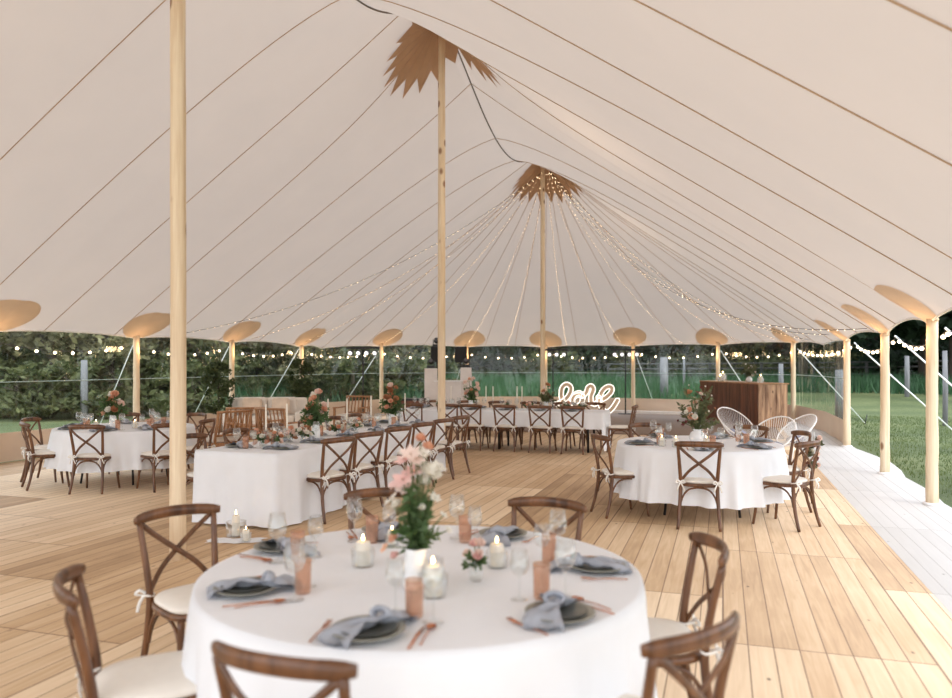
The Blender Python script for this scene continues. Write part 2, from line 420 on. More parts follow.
def canopy():
    root = empty('ceiling', kind='structure'); root.rotation_euler.z = -ANG
    tag(root, 'cream canvas tent roof with brown seams and pole patches')
    cols = []
    ss = sorted(set([round(S0+(S2-S0)*i/110, 3) for i in range(111)] + [x for x in left_poles_s+right_poles_s if x > S0]))
    nr = 26
    def col(pr, sr, pe, se): return [(pr+(pe-pr)*(j/nr)**1.25, sr+(se-sr)*(j/nr)**1.25) for j in range(nr+1)]
    mb = MB()
    def sheet(cols):
        def fn(i): return [(p, s, cz(p, s)) for p, s in cols[i]]
        g = [fn(i) for i in range(len(cols))]; w = nr+1
        mb.add([v for c in g for v in c], [(i*w+j, (i+1)*w+j, (i+1)*w+j+1, i*w+j+1) for i in range(len(cols)-1) for j in range(nr)])
    sheet([col(PC-1e-4, s, LP, s) for s in ss] + [col(PC, S2+1e-5, p, s+1e-5) for p, s, z in end_pts] + [col(PC+1e-4, s, RP, s) for s in reversed(ss)])
    # merge doubles by bmesh
    o = mb.build('canvas', 'canvas', root)
    bm = bmesh.new(); bm.from_mesh(o.data); bmesh.ops.remove_doubles(bm, verts=bm.verts, dist=.002); bm.to_mesh(o.data); bm.free()
    # seams
    def seam(pts, r=.0065, m='rope', name='seam'):
        MB().tube(pts, r, 5).build(name, m, root)
    s = 8.9-1.65*7
    while s < S2-.3:
        for side in (-1, 1):
            pts = [(PC+side*HW*t, s, cz(PC+side*HW*t, s)-.012) for t in [i/24 for i in range(0, 25)]]
            seam(pts)
        s += 1.65
    for i in range(0, len(end_pts), 3):
        p, s_, z = end_pts[i]
        pts = [(PC+(p-PC)*t, S2+(s_-S2)*t, cz(PC+(p-PC)*t, S2+(s_-S2)*t)-.012) for t in [.02+.98*j/24 for j in range(25)]]
        seam(pts, .006)
    seam([(PC, S0+(S2-S0)*i/150, ridge_z(S0+(S2-S0)*i/150)-.02) for i in range(151)], .013, 'rope_dark', 'ridge_rope')
    # edge hem
    hem = [(LP, s, cz(LP, s)-.01) for s in ss] + [(p, s, z-.01) for p, s, z in end_pts] + [(RP, s, cz(RP, s)-.01) for s in reversed(ss)]
    seam(hem, .016, 'tie', 'hem_rope')
    # star patches round the king poles
    for kp, ks, kz in KP:
        m = MB(); n = 19
        rings = 6
        vs = []; fs = []
        for i in range(2*n):
            a = PI*i/n
            rr = (1.02 if i % 2 == 0 else .78)*(1+.03*math.sin(3*a))
            for j in range(rings+1):
                r = .06+(rr-.06)*j/rings
                p, s_ = PC+r*math.cos(a), ks+r*math.sin(a)
                if s_ > S2 and kz < 7.3: pass
                pleat = .05*(1 if i % 2 == 0 else -1)*(j/rings)
                vs.append((p, s_, cz(p, s_)-.05-pleat*.6))
        w = rings+1
        for i in range(2*n):
            k = (i+1) % (2*n)
            for j in range(rings): fs.append((i*w+j, k*w+j, k*w+j+1, i*w+j+1))
        m.add(vs, fs); m.build('star_patch', 'leafpatch', root, smooth=False)
    return root
CAN = canopy()

def tent_pole(name, p, s, z, r, label, group=None, segs=10):
    x, y = T(p, s)
    m = MB(); n = 14
    pts = [(R.uniform(-.004, .004), R.uniform(-.004, .004), z*i/n) for i in range(n+1)]
    m.tube(pts, [r*(1+R.uniform(-.02, .02)-.12*i/n) for i in range(n+1)], 14)
    o = m.build(name, 'pole', loc=(x, y, 0)); o.rotation_euler.z = R.uniform(0, 6)
    tag(o, label, 'tent pole', group); return o
tent_pole('king_pole', *KP[0][:2], ridge_z(5.39)-.07, .068, 'thick pine centre pole in the left foreground, behind the nearest table')
tent_pole('king_pole', PC+.02, 12.19, ridge_z(12.19)-.08, .068, 'middle pine centre pole rising behind the long table')
tent_pole('king_pole', PC-.10, 20.38, ridge_z(20.38)-.08, .068, 'farthest pine centre pole with strings of tiny lights fanning out')

POLES = [(LP+.05, s, 'left wall, %s' % n) for s, n in ((9.9, 'nearest'), (12.7, 'beside the left round table'), (16.2, 'behind the first potted shrub'), (19.2, 'behind the second potted shrub'))]
POLE_NAMES = {
 'L1': (LP+.05, 9.5, 'pine side pole at the left wall just out of the photo'),
 'L2': (LP+.05, 12.75, 'pine side pole behind the left round table, white strap beside it'),
 'L3': (LP+.05, 15.95, 'pine side pole at the left wall beside the first potted shrub'),
 'L4': (LP+.05, 19.2, 'pine side pole at the left wall beside the second potted shrub'),
 'F1': (-10.7, 22.85, 'pine side pole just right of the left spotlight bar'),
 'F2': (-8.7, 25.7, 'pine side pole behind the speakers at the far wall'),
 'F3': (-6.05, 26.7, 'pine side pole almost hidden behind the farthest centre pole'),
 'F4': (-2.9, 26.2, 'pine side pole at far wall right of the glowing sign'),
 'F5': (-.15, 25.6, 'pine side pole at far wall behind left end of the bar'),
 'F6': (1.9, 23.3, 'pine side pole at the right end of the wooden bar'),
 'R4': (RP+.02, 16.9, 'pine side pole where the clear right wall ends'),
 'R3': (RP-.02, 12.9, 'pine side pole at open right side, second from front'),
 'R2': (RP+.0, 10.25, 'pine side pole nearest at the open right side'),
}
def patch(p, s, inward):
    """rounded patch under the roof at a side pole; inward = unit (p,s) direction to the ridge"""
    m = MB(); n = 28; L, W = (.66, .58) if p < 1.5 else (.60, .42)
    tx, ty = -inward[1], inward[0]
    def pt(r, a):
        u = L*.46+L*.56*r*math.cos(a); v = W*r*math.sin(a)
        q, t = p+inward[0]*u+tx*v, s+inward[1]*u+ty*v
        return (q, t, cz(q, t)-.02)
    vs = [pt(0, 0)]; fs = []
    for j in range(1, 5):
        for k in range(n): vs.append(pt(j/4, 2*PI*k/n))
    for k in range(n): fs.append((0, 1+k, 1+(k+1) % n))
    for j in range(3):
        for k in range(n): fs.append((1+j*n+k, 1+(j+1)*n+k, 1+(j+1)*n+(k+1) % n, 1+j*n+(k+1) % n))
    m.add(vs, fs).build('pole_patch', 'patch', CAN)
def lamp(x, y, z, e, col=(1, .62, .32), r=.06, name='pole_lamp'):
    l = bpy.data.lights.new(name, 'POINT'); l.energy = e; l.color = col; l.shadow_soft_size = r
    o = bpy.data.objects.new(name, l); COL.objects.link(o); o.location = (x, y, z)
    tag(o, 'warm pole lamp or added fill light under the roof', 'light', 'lamps at the side pole tops'); return o
def strap(p, s, outward, k=0):
    x0, y0 = T(p+outward[0]*.14, s+outward[1]*.14); x1, y1 = T(p+outward[0]*2.4, s+outward[1]*2.4)
    m = MB(); v = Vector((x1-x0, y1-y0, -2.15)); side = v.cross(Vector((0, 0, 1))).normalized()*.022
    m.tube([(x0, y0, 2.1), (x1, y1, -.03)], .014, 6, r2=.008)
    o = m.build('guy_strap', 'strap')
    st = MB().tube([(x1+(x1-x0)*.03, y1+(y1-y0)*.03, .22), (x1-(x1-x0)*.01, y1-(y1-y0)*.01, -.12)], .016, 6).build('tent_stake', 'black', o)
    return o
STRAP = dict(L1='left wall, nearest the left edge of the photo', L2='left wall behind the left round table', L3='left wall by the first potted shrub', L4='left wall by the second potted shrub',
 F1='corner right of the left spotlight bar', F2='far wall behind the loudspeakers', F3='far wall behind the farthest centre pole', F4='far wall right of the glowing sign', F5='far wall above left end of bar', F6='clear wall at right end of bar',
 R4='open side from the farthest open-side pole', R3='open side from the middle open-side pole', R2='open side from the nearest pole at right')
for k, (p, s, lab) in POLE_NAMES.items():
    tent_pole('side_pole', p, s, cz(p, s)+.01, .07, lab)
    if k[0] == 'L': iw = (1, 0)
    elif k[0] == 'R': iw = (-1, 0)
    else:
        d = math.hypot(PC-p, S2-s); iw = ((PC-p)/d, (S2-s)/d)
    patch(p, s, iw)
    x, y = T(p+iw[0]*.22, s+iw[1]*.22)
    lamp(x, y, 1.98, 1.6)
    st = strap(p, s, (-iw[0]*.9-(.0 if k[0] != 'R' else -.05), -iw[1]*.9+(.45 if k[0] == 'L' else 0)))
    tag(st, 'white guy strap outside the ' + STRAP[k], 'strap')
    # feet collar
    MB().lathe([(.1, 0), (.1, .02), (.08, .03)], 14).build('pole_foot', 'white', bpy.data.objects[[o.name for o in bpy.data.objects if o.name.startswith('side_pole')][-1]])

# ------------------------------------------------------------------ walls
def wall(name, pts, label, z0=.5):
    root = empty(name, label, kind='structure'); root.rotation_euler.z = -ANG
    n = len(pts)-1
    def line(u):
        i = min(int(u*n), n-1); f = u*n-i; return (pts[i][0]+(pts[i+1][0]-pts[i][0])*f, pts[i][1]+(pts[i+1][1]-pts[i][1])*f)
    def pane(u, v):
        p, s = line(u); z = z0+(cz(min(max(p, LP+.02), RP-.02), s)-z0)*v; w = .015*math.sin(u*n*17)+.01*math.sin(u*n*41+3*v)
        return (p+w, s+w, z)
    MB().grid(pane, n*20, 6).build('clear_pane', 'clear', root)
    def skirt(u, v):
        p, s = line(u); w = .02*math.sin(u*n*9)+.01*math.sin(u*n*23)
        return (p+w*(1-v), s+w*(1-v), .0+z0*v)
    MB().grid(skirt, n*20, 3).build('canvas_skirt', 'skirt', root)
    MB().tube([(*line(i/(n*6)), 1.36) for i in range(n*6+1)], .009, 5, r2=.004, up=(0, 0, 1)).build('welt_strip', 'welt', root)
    return root
wall('wall_left', [(LP-.06, 1.5), (LP-.06, 6.6), (LP-.06, 9.9), (LP-.06, 12.75), (LP-.06, 15.95), (LP-.06, 19.2), (LP-.02, 20.43), (-10.86, 22.95)], 'clear plastic side wall with sand canvas skirt')
wall('wall_far', [(-10.86, 22.95), (-8.8, 25.85), (-6.1, 26.87), (-2.9, 26.37), (-.08, 25.77), (2.0, 23.38)], 'clear plastic end wall with sand canvas skirt')
wall('wall_right', [(2.0, 23.38), (RP+.05, 20.43), (RP+.05, 16.98)], 'clear plastic wall section with sand canvas skirt')

# ------------------------------------------------------------------ floors and ground
fl = MB().box((LP+1.45)/2, 11, -.04, 1.45-LP, 31, .08).build('floor', 'floor'); fl.rotation_euler.z = -ANG
tag(fl, 'wide pine board floor laid in panels', kind='structure')
m = MB(); edge = [(2.6, -4.5), (2.58, 5), (2.55, 9.2), (2.52, 10.4), (2.60, 11.2), (2.56, 12.6), (2.66, 13.4), (2.72, 14.6), (2.6, 15.8), (2.5, 16.6), (2.5, 26.4)]
vs = [(1.452, s, 0) for p, s in edge]+[(p, s, .0) for p, s in edge]+[(1.452, s, -.08) for p, s in edge]+[(p, s, -.08) for p, s in edge]
n = len(edge); m.add(vs, [(i, i+n, i+n+1, i+1) for i in range(n-1)]+[(i+n, i+3*n, i+3*n+1, i+n+1) for i in range(n-1)]+[(i, i+1, i+1+2*n, i+2*n) for i in range(n-1)])
o = m.build('floor_border', 'whitefloor', smooth=False); o.rotation_euler.z = -ANG; tag(o, 'white painted board walkway along the open side', kind='structure')
o = MB().box(-2.4, 21.9, .012, 7.4, 7.4, .02).build('dance_floor', 'dance', smooth=False); o.rotation_euler.z = -ANG
tag(o, 'dark smooth dance floor in front of the far wall', 'dance floor')
o = MB().box(-2.8, 25.75, .05, 7.6, .3, .1).build('trim_1', 'white', smooth=False); o.rotation_euler.z = -ANG-.06; tag(o, 'white board along the foot of the far wall', kind='structure')

def gz(x, y):
    d = math.hypot(x, y)
    g = -.06 - .05*0
    if d > 30: g += (d-30)*.034
    return g
m = MB()
m.grid(lambda u, v: ((u-.5)*260*(.3+.7*v), -12+v*v*150, gz((u-.5)*260*(.3+.7*v), -12+v*v*150)), 60, 60)
tag(m.build('ground', 'lawn'), 'green lawn and field around the tent', kind='structure')
# mown grass tufts
def grass(name, pts, h, w, mat, label, n_each=1):
    m = MB()
    for x, y, z in pts:
        a = R.uniform(0, 2*PI); hh = h*R.uniform(.5, 1.2); lx, ly = R.uniform(-.4, .4)*hh, R.uniform(-.4, .4)*hh
        dx, dy = math.cos(a)*w/2, math.sin(a)*w/2
        i = len(m.v); m.v += [(x-dx, y-dy, z), (x+dx, y+dy, z), (x+lx, y+ly, z+hh)]; m.f.append((i, i+1, i+2))
    o = m.build(name, mat, smooth=False); tag(o, label, 'grass', kind='stuff'); return o
pts = []
while len(pts) < 45000:
    s = 6+22*R.random()**1.1; p = 2.75+R.random()*9
    x, y = T(p, s); pts.append((x, y, gz(x, y)))
grass('lawn_grass', pts, .055, .014, 'blade', 'short mown grass outside the open right side of tent')
pts = []
while len(pts) < 26000:
    a = R.uniform(-.68, .72); d = R.uniform(40, 49) if a > .35 else R.uniform(33, 50)
    x, y = d*math.sin(a), d*math.cos(a); pts.append((x, y, gz(x, y)-.05))
grass('meadow_grass', pts, .8, .07, 'tallgrass', 'tall dark green meadow grass in front of the trees')

# ------------------------------------------------------------------ trees
def leafcloud(m, n, cx, cy, cz_, rx, ry, rz, size, rr):
    cl = [(rr.gauss(0, .45), rr.gauss(0, .45), rr.uniform(-1, 1)) for _ in range(max(6, n//60))]
    for i in range(n):
        c = rr.choice(cl); x = c[0]+rr.gauss(0, .16); y = c[1]+rr.gauss(0, .16); z = c[2]+rr.gauss(0, .11)
        q = math.sqrt(x*x+y*y+z*z)
        if q > 1.05: x, y, z = x/q, y/q, z/q
        X, Y, Z = cx+x*rx, cy+y*ry, cz_+z*rz
        u = Vector((rr.gauss(0, 1), rr.gauss(0, 1), rr.gauss(0, .6))).normalized(); w = u.orthogonal().normalized()
        w = (w*math.cos(rr.uniform(0, 6))+u.cross(w)*math.sin(rr.uniform(0, 6))).normalized()
        s = size*rr.uniform(.6, 1.3); P = Vector((X, Y, Z)); k = len(m.v)
        m.v += [tuple(P-u*s), tuple(P+w*s*.45), tuple(P+u*s), tuple(P-w*s*.45)]; m.f.append((k, k+1, k+2, k+3))
def make_tree(name, seed, h, w, mat, nleaf, size, low=.1, trunk=.16):
    def mk():
        rr = random.Random(seed); root = empty(name, 'x', 'tree')
        m = MB(); leafcloud(m, nleaf, 0, 0, h*(low+1)/2, w/2, w/2, h*(1-low)/2, size, rr)
        m.build('foliage', mat, root, smooth=False)
        t = MB(); t.tube([(rr.uniform(-.1, .1)*i, rr.uniform(-.1, .1)*i, h*.8*i/6-.2) for i in range(7)], [trunk*(1-.12*i) for i in range(7)], 8)
        for k in range(7):
            a = rr.uniform(0, 6.3); z = h*rr.uniform(.2, .6); L = w*.4
            t.tube([(0, 0, z), (math.cos(a)*L*.5, math.sin(a)*L*.5, z+L*.35), (math.cos(a)*L, math.sin(a)*L, z+L*.5)], [trunk*.35, trunk*.2, .02], 5)
        t.build('trunk', 'bark', root); return root
    return Proto(mk)
tA = make_tree('leafy_tree', 1, 7.5, 6.0, 'fol_dark', 3600, .26, .08)
tB = make_tree('leafy_tree', 2, 6.5, 5.0, 'fol_mid', 3400, .24, .12)
tC = make_tree('pale_tree', 3, 6.0, 4.6, 'fol_pale', 3200, .20, .15)
tD = make_tree('dark_tree', 5, 10, 7.5, 'fol_dark', 4600, .32, .24, .24)
sh = make_tree('bush', 4, 2.4, 3.4, 'fol_mid', 1700, .17, .0, .05)
kinds = {0: (tA, 'dark green leafy tree'), 1: (tB, 'mid green leafy tree'), 2: (tC, 'pale grey-green tree'), 3: (tD, 'tall dark tree with bare lower trunk'), 4: (sh, 'low leafy bush')}
def tree(k, px, d, lab=None, sc=1.0):
    P, kl = kinds[k]
    a = (px-CX)/F; x, y = a*d, d
    P.put((x, y, gz(x, y)), R.uniform(0, 6), '%s %s' % (kl, lab or 'in the woods beyond the tent'), 'woodland trees', sc=sc*R.uniform(.9, 1.12))
# left woods, close to the tent
for i, px in enumerate(range(-190, 420, 34)):
    tree([2, 1, 2, 1, 2][i % 5], px+R.uniform(-8, 8), R.uniform(25, 29)+(0 if px < 200 else 8), 'in the woods behind the left wall', .8)
for i, px in enumerate(range(-200, 440, 48)):
    tree(4, px+R.uniform(-12, 12), R.uniform(23, 26)+(0 if px < 200 else 10), 'at the edge of the woods, left', .8)
for i, px in enumerate(range(-200, 430, 55)):
    tree([0, 3, 0][i % 3], px+R.uniform(-8, 8), R.uniform(40, 46), 'farther back in the left woods')
for i, px in enumerate(range(390, 860, 30)):
    tree([0, 1, 0, 3, 0][i % 5], px+R.uniform(-8, 8), R.uniform(52, 60), 'beyond the field behind the far wall')
for i, px in enumerate(range(400, 870, 36)):
    tree([4, 0][i % 2], px+R.uniform(-8, 8), R.uniform(50, 54), 'along the far edge of the field', 1.0 if i % 2 else 1.5)
for i, px in enumerate(range(810, 1180, 36)):
    tree([3, 3, 0][i % 3], px+R.uniform(-8, 8), R.uniform(36, 46), 'beyond the lawn on the right', 1.0)
for i, px in enumerate(range(820, 1200, 40)):
    tree([0, 4][i % 2], px+R.uniform(-8, 8), R.uniform(52, 58), 'deep in the trees on the right', 1.4)
# far belt closing the view
m = MB(); rr = random.Random(11)
for k in range(60):
    a = -.85+1.7*k/59; d = 66
    leafcloud(m, 420, d*math.sin(a), d*math.cos(a), 6, 2.6, 2.6, 6.5, .55, rr)
o = m.build('woodland_belt', 'fol_dark', smooth=False); tag(o, 'dense dark foliage closing the view far behind', 'foliage', kind='stuff')
m = MB(); m.grid(lambda u, v: (74*math.sin(-.95+1.9*u), 74*math.cos(-.95+1.9*u), -1+v*(10+1.5*math.sin(u*31)+math.sin(u*77))), 90, 4)
tag(m.build('hillside', 'fol_dark'), 'dark wooded hillside', kind='structure')

# fence and grey posts
def post(px, by, h, w, lab):
    d = F*H/(by-YH); x = (px-CX)/F*d
    m = MB(); m.tube([(0, 0, -.2), (.01, 0, h*.5), (0, .01, h)], [w/2, w/2*1.04, w/2*.92], 9)
    tag(m.build('wooden_post', 'greypost', loc=(x, d, gz(x, d))), lab, 'post')
post(664, 401, 1.85, .36, 'thick weathered grey post outside the far wall')
post(684, 397, 1.7, .12, 'thin weathered grey post outside far wall, second from sign')
post(781, 404, 1.6, .2, 'weathered grey post behind the wooden bar')
post(840, 417, 1.55, .30, 'weathered grey post seen through the clear right wall')
post(907, 402, 1.8, .2, 'weathered grey post between the two open-side poles')
post(945, 424, 2.1, .13, 'weathered grey post at the right edge of the photo')
post(84, 419, 1.85, .2, 'pale birch-like post outside the left wall')
post(155, 410, 1.9, .24, 'pale grey post outside between left wall poles')
f = empty('rail_fence', 'dark wooden rail fence across the field on the right', 'fence', (0, 0, 0))
fx = [(8+3*i, 46-.25*i) for i in range(10)]
for i, (x, y) in enumerate(fx):
    MB().box(x, y, gz(x, y)+.55, .13, .13, 1.3).build('fence_post', 'darkrail', f, smooth=False)
for z in (.45, .85, 1.15):
    MB().tube([(x, y-.08, gz(x, y)+z) for x, y in fx], .045, 5).build('fence_rail', 'darkrail', f)

# ------------------------------------------------------------------ chair
def make_chair():
    c = empty('cross_back_chair', 'x', 'chair')
    for s in (-1, 1):
        pts = smooth_path([(s*.205, -.275, 0), (s*.19, -.222, .2), (s*.178, -.195, .44), (s*.188, -.215, .62), (s*.205, -.262, .845)], 4)
        MB().tube(pts, [.0155+.004*math.sin(PI*i/(len(pts)-1)) for i in range(len(pts))], 8).build('rear_leg', 'chair', c)
        pts = smooth_path([(s*.215, .225, 0), (s*.2, .2, .2), (s*.19, .185, .435)], 4)
        MB().tube(pts, [.0135+.0055*i/(len(pts)-1) for i in range(len(pts))], 8).build('front_leg', 'chair', c)
    # seat frame: rounded trapezoid ring plate
    def outline(k, a):
        x, y = math.cos(a), math.sin(a)
        e = .62
        X = math.copysign(abs(x)**e, x)*(.215+.02*y)*k; Y = math.copysign(abs(y)**e, y)*.215*k
        return X, Y-.0
    m = MB(); prof = [(1.0, .425), (1.02, .432), (1.02, .450), (.98, .457)]
    n = 32; vs = []; fs = []
    for k, z in prof:
        for i in range(n): x, y = outline(k, 2*PI*i/n); vs.append((x, y, z))
    for j in range(len(prof)-1):
        for i in range(n): fs.append((j*n+i, j*n+(i+1) % n, (j+1)*n+(i+1) % n, (j+1)*n+i))
    fs.append(tuple(range(n-1, -1, -1))); fs.append(tuple((len(prof)-1)*n+i for i in range(n)))
    m.add(vs, fs).build('seat', 'chair', c)
    m = MB(); prof = [(.92, .457), (.98, .466), (.985, .478), (.93, .490), (.6, .500), (.2, .502)]
    vs = []; fs = []
    for k, z in prof:
        for i in range(n): x, y = outline(k, 2*PI*i/n); vs.append((x, y+.01, z))
    for j in range(len(prof)-1):
        for i in range(n): fs.append((j*n+i, j*n+(i+1) % n, (j+1)*n+(i+1) % n, (j+1)*n+i))
    fs.append(tuple((len(prof)-1)*n+i for i in range(n)))
    cu = m.add(vs, fs).build('seat_cushion', 'cushion', c)
    for s in (-1, 1):
        t = MB(); x0, y0 = s*.18, -.21
        t.tube([(x0+.03*math.cos(a), y0+.03*math.sin(a), .475+.004*math.sin(2*a)) for a in [2*PI*i/10 for i in range(10)]], .006, 5, closed=True)
        for q in ((-.045, -.035, .05), (.045, -.035, .045)):
            t.tube(smooth_path([(x0, y0-.03, .475), (x0+q[0]*.6, y0-.04, .495), (x0+q[0], y0-.05, .475), (x0+q[0]*.4, y0-.04, .468)], 3), .009, 5, r2=.003)
        for q in (-.02, .025):
            t.tube(smooth_path([(x0, y0-.03, .475), (x0+q, y0-.045, .43), (x0+q*1.6, y0-.035, .385)], 3), .009, 5, r2=.003)
        t.build('cushion_tie', 'tie', cu)
    # top rail, bowed backwards
    pts = []
    for i in range(17):
        u = -1+i/8; pts.append((u*.235, -.262-.055*(1-u*u)+.02*(abs(u)**3), .858+.012*(1-u*u)))
    rr = [.030*(.62 if i in (0, 16) else .9 if i in (1, 15) else 1) for i in range(17)]
    MB().tube(pts, rr, 10, r2=[.0155*(.6 if i in (0, 16) else 1) for i in range(17)], up=(0, 0, 1)).build('top_rail', 'chair', c)
    for s in (-1, 1):      # crossed back bars
        pts = smooth_path([(s*.180, -.205, .475), (s*.10, -.240-.004*s, .585), (0, -.268-.007*s, .67), (-s*.11, -.285-.004*s, .76), (-s*.195, -.272, .838)], 4)
        MB().tube(pts, .0145, 8, r2=.0065, up=(s*.75, 0, .66)).build('cross_bar', 'chair', c)
    MB().lathe([(.0, -.006), (.012, -.004), (.012, .004), (0, .006)], 8, caps=False).build('centre_stud', 'copper', c, loc=(0, -.262, .67)).rotation_euler.x = PI/2
    # bentwood arches below the seat
    def arch(a, b, nm='arch_brace'):
        a = Vector(a); b = Vector(b); mid = (a+b)/2
        pts = [a+Vector((0, 0, -.20)), a.lerp(mid, .12)+Vector((0, 0, -.11)), a.lerp(mid, .45)+Vector((0, 0, -.035)), mid+Vector((0, 0, -.012)), b.lerp(mid, .45)+Vector((0, 0, -.035)), b.lerp(mid, .12)+Vector((0, 0, -.11)), b+Vector((0, 0, -.20))]
        MB().tube(smooth_path(pts, 4), .0095, 7).build(nm, 'chair', c)
    arch((.185, .19, .43), (-.185, .19, .43)); arch((.18, -.205, .43), (-.18, -.205, .43))
    for s in (-1, 1): arch((s*.192, .19, .43), (s*.182, -.2, .43))
    return c
CH = Proto(make_chair)
def chair(rx, ry, fx, fy, label, group=None):
    """rail midpoint, direction the sitter faces"""
    L = math.hypot(fx, fy); fx, fy = fx/L, fy/L
    return CH.put((rx+fx*.29, ry+fy*.29, 0), math.atan2(-fx, fy), label, group)

# ------------------------------------------------------------------ tables and cloths
def cloth(name, outline, top, hem, label, folds=17, amp=.05, flare=.06, seed=1, loc=(0, 0, 0), rz=0):
    """outline(u)->(x,y,nx,ny) ; drape with soft folds"""
    rr = random.Random(seed); ph = [rr.uniform(0, 6) for _ in range(5)]; n = 240
    m = MB(); rings = []
    for k in (0.02, .35, .7, .93, .985): rings.append([(outline(i/n)[0]*k, outline(i/n)[1]*k, top) for i in range(n)])
    nz = 14
    for j in range(nz+1):
        v = j/nz; row = []
        for i in range(n):
            u = i/n; x, y, nx, ny = outline(u)
            w = math.sin(2*PI*folds*u+ph[0]+1.3*math.sin(2*PI*3*u+ph[1]))
            w = w+.45*math.sin(2*PI*(folds*2+3)*u+ph[2])
            zz = hem if not callable(hem) else hem(u)
            off = .006+flare*v**.8+amp*w*v**1.2
            if v < .1: z = top-(top-zz)*v*1.0; off = .012*math.sin(v/.1*PI/2)
            else: z = top-(top-zz)*v
            if j == 0: off = 0; z = top
            z += .012*math.sin(2*PI*5*u+ph[3])*v
            row.append((x+nx*off, y+ny*off, z))
        rings.append(row)
    vs = [p for r in rings for p in r]; fs = []
    for j in range(len(rings)-1):
        for i in range(n): fs.append((j*n+i, (j+1)*n+i, (j+1)*n+(i+1) % n, j*n+(i+1) % n))
    fs.append(tuple(range(n)))
    m.add(vs, fs); o = m.build(name, 'cloth', loc=loc, rz=rz)
    tag(o, label, 'tablecloth'); return o
def circ(Rr): return lambda u: (Rr*math.cos(2*PI*u), Rr*math.sin(2*PI*u), math.cos(2*PI*u), math.sin(2*PI*u))
def rect(lx, ly, rad=.04):
    per = [(lx/2, -ly/2, lx/2, ly/2), (lx/2, ly/2, -lx/2, ly/2), (-lx/2, ly/2, -lx/2, -ly/2), (-lx/2, -ly/2, lx/2, -ly/2)]
    tot = 2*(lx+ly)
    def f(u):
        d = u*tot
        for x0, y0, x1, y1 in per:
            L = math.hypot(x1-x0, y1-y0)
            if d <= L+1e-9:
                t = d/L; x, y = x0+(x1-x0)*t, y0+(y1-y0)*t
                dx, dy = (x1-x0)/L, (y1-y0)/L; nx, ny = dy, -dx
                e = .22
                if d < e: q = (1-d/e)*.5; nx, ny = nx*(1-q)-dx*q, ny*(1-q)-dy*q
                if L-d < e: q = (1-(L-d)/e)*.5; nx, ny = nx*(1-q)+dx*q, ny*(1-q)+dy*q
                return (x, y, nx, ny)
            d -= L
        return (lx/2, -ly/2, 1, 0)
    return f
TT = .765
def round_table(x, y, Rr, lab, seed, hem=.16):
    t = empty('round_table', 'round folding table under %s' % lab, 'table', (x, y, 0))
    MB().lathe([(Rr-.03, TT-.035), (Rr-.02, TT-.03), (Rr-.02, TT-.006), (Rr-.03, TT-.004)], 40).build('tabletop', 'oak', t)
    for a in range(4):
        q = a*PI/2+.6
        MB().tube([(Rr*.62*math.cos(q), Rr*.62*math.sin(q), 0), (Rr*.5*math.cos(q), Rr*.5*math.sin(q), TT-.04)], .015, 8).build('leg', 'black', t)
    cloth('tablecloth', circ(Rr), TT, hem, lab, seed=seed, folds=19, amp=.035, flare=.05, loc=(x, y, 0))
T1 = (-.235, 3.33); R1 = .945
T2 = (2.55, 8.72); R2 = .91
T3 = (-5.05, 10.95); R3 = .93
round_table(*T1, R1, 'white cloth on the nearest round table', 3, .1)
round_table(*T2, R2, 'white pleated cloth on the round table at the right', 5, .2)
round_table(*T3, R3, 'white cloth on the round table by the left wall', 7, .25)
def long_table(cx, cy, ang, L, W, lab, hem, seed, folds):
    t = empty('long_table', 'long folding table under %s' % lab, 'table', (cx, cy, 0), ang)
    MB().box(0, 0, TT-.02, L-.06, W-.06, .03).build('tabletop', 'oak', t, smooth=False)
    k = int(L//1.6)
    for i in range(k+1):
        xx = -L/2+.3+(L-.6)*i/k
        for s in (-1, 1): MB().tube([(xx, s*W*.38, 0), (xx, s*W*.38, TT-.035)], .022, 8).build('leg', 'black', t)
    cloth('tablecloth', rect(L, W), TT, hem, lab, folds=folds, amp=.022, flare=.03, seed=seed, loc=(cx, cy, 0), rz=ang)
A0 = Vector((-2.47, 7.78)); AD = Vector((.342, .94)); AP = Vector((.94, -.342)); AL = 4.4
c4 = A0+AD*(AL/2); ang4 = math.atan2(AD.y, AD.x)
long_table(c4.x, c4.y, ang4, AL, 1.0, 'white floor-length cloth on the long middle table', lambda u: .02, 11, 30)
B0 = Vector((.84, 15.1)); BD = Vector((CA, -SA)); BP = Vector((SA, CA)); BL = 4.1
c5 = B0+BD*(-.3); ang5 = math.atan2(BD.y, BD.x)
perB = 2*(BL+.9)
def hem5(u):
    d = u*perB
    return .06 if d < .9 else .46
long_table(c5.x, c5.y, ang5, BL, .9, 'short white cloth on the far long table', hem5, 13, 24)

# chairs at nearest table
for rx, ry, fx, fy, lab in [
    (-1.63, 4.12, .72, -.69, 'cross-back wooden chair at back left of the nearest table'),
    (-1.50, 2.78, .91, .42, 'cross-back wooden chair at the far left of the nearest table, seen from side'),
    (-.55, 2.05, .36, .93, 'cross-back wooden chair at the bottom edge, back to the camera'),
    (.68, 2.26, -.63, .78, 'cross-back wooden chair at the bottom right corner of nearest table'),
    (1.05, 3.34, -.99, .02, 'cross-back wooden chair right of nearest table, seen through the lower one'),
    (.42, 4.38, -.42, -.9, 'dark cross-back chair behind the nearest table, right of the flowers'),
    (-.58, 4.72, .15, -.98, 'cross-back wooden chair behind the tall flowers of the nearest table')]:
    chair(rx, ry, fx, fy, lab)
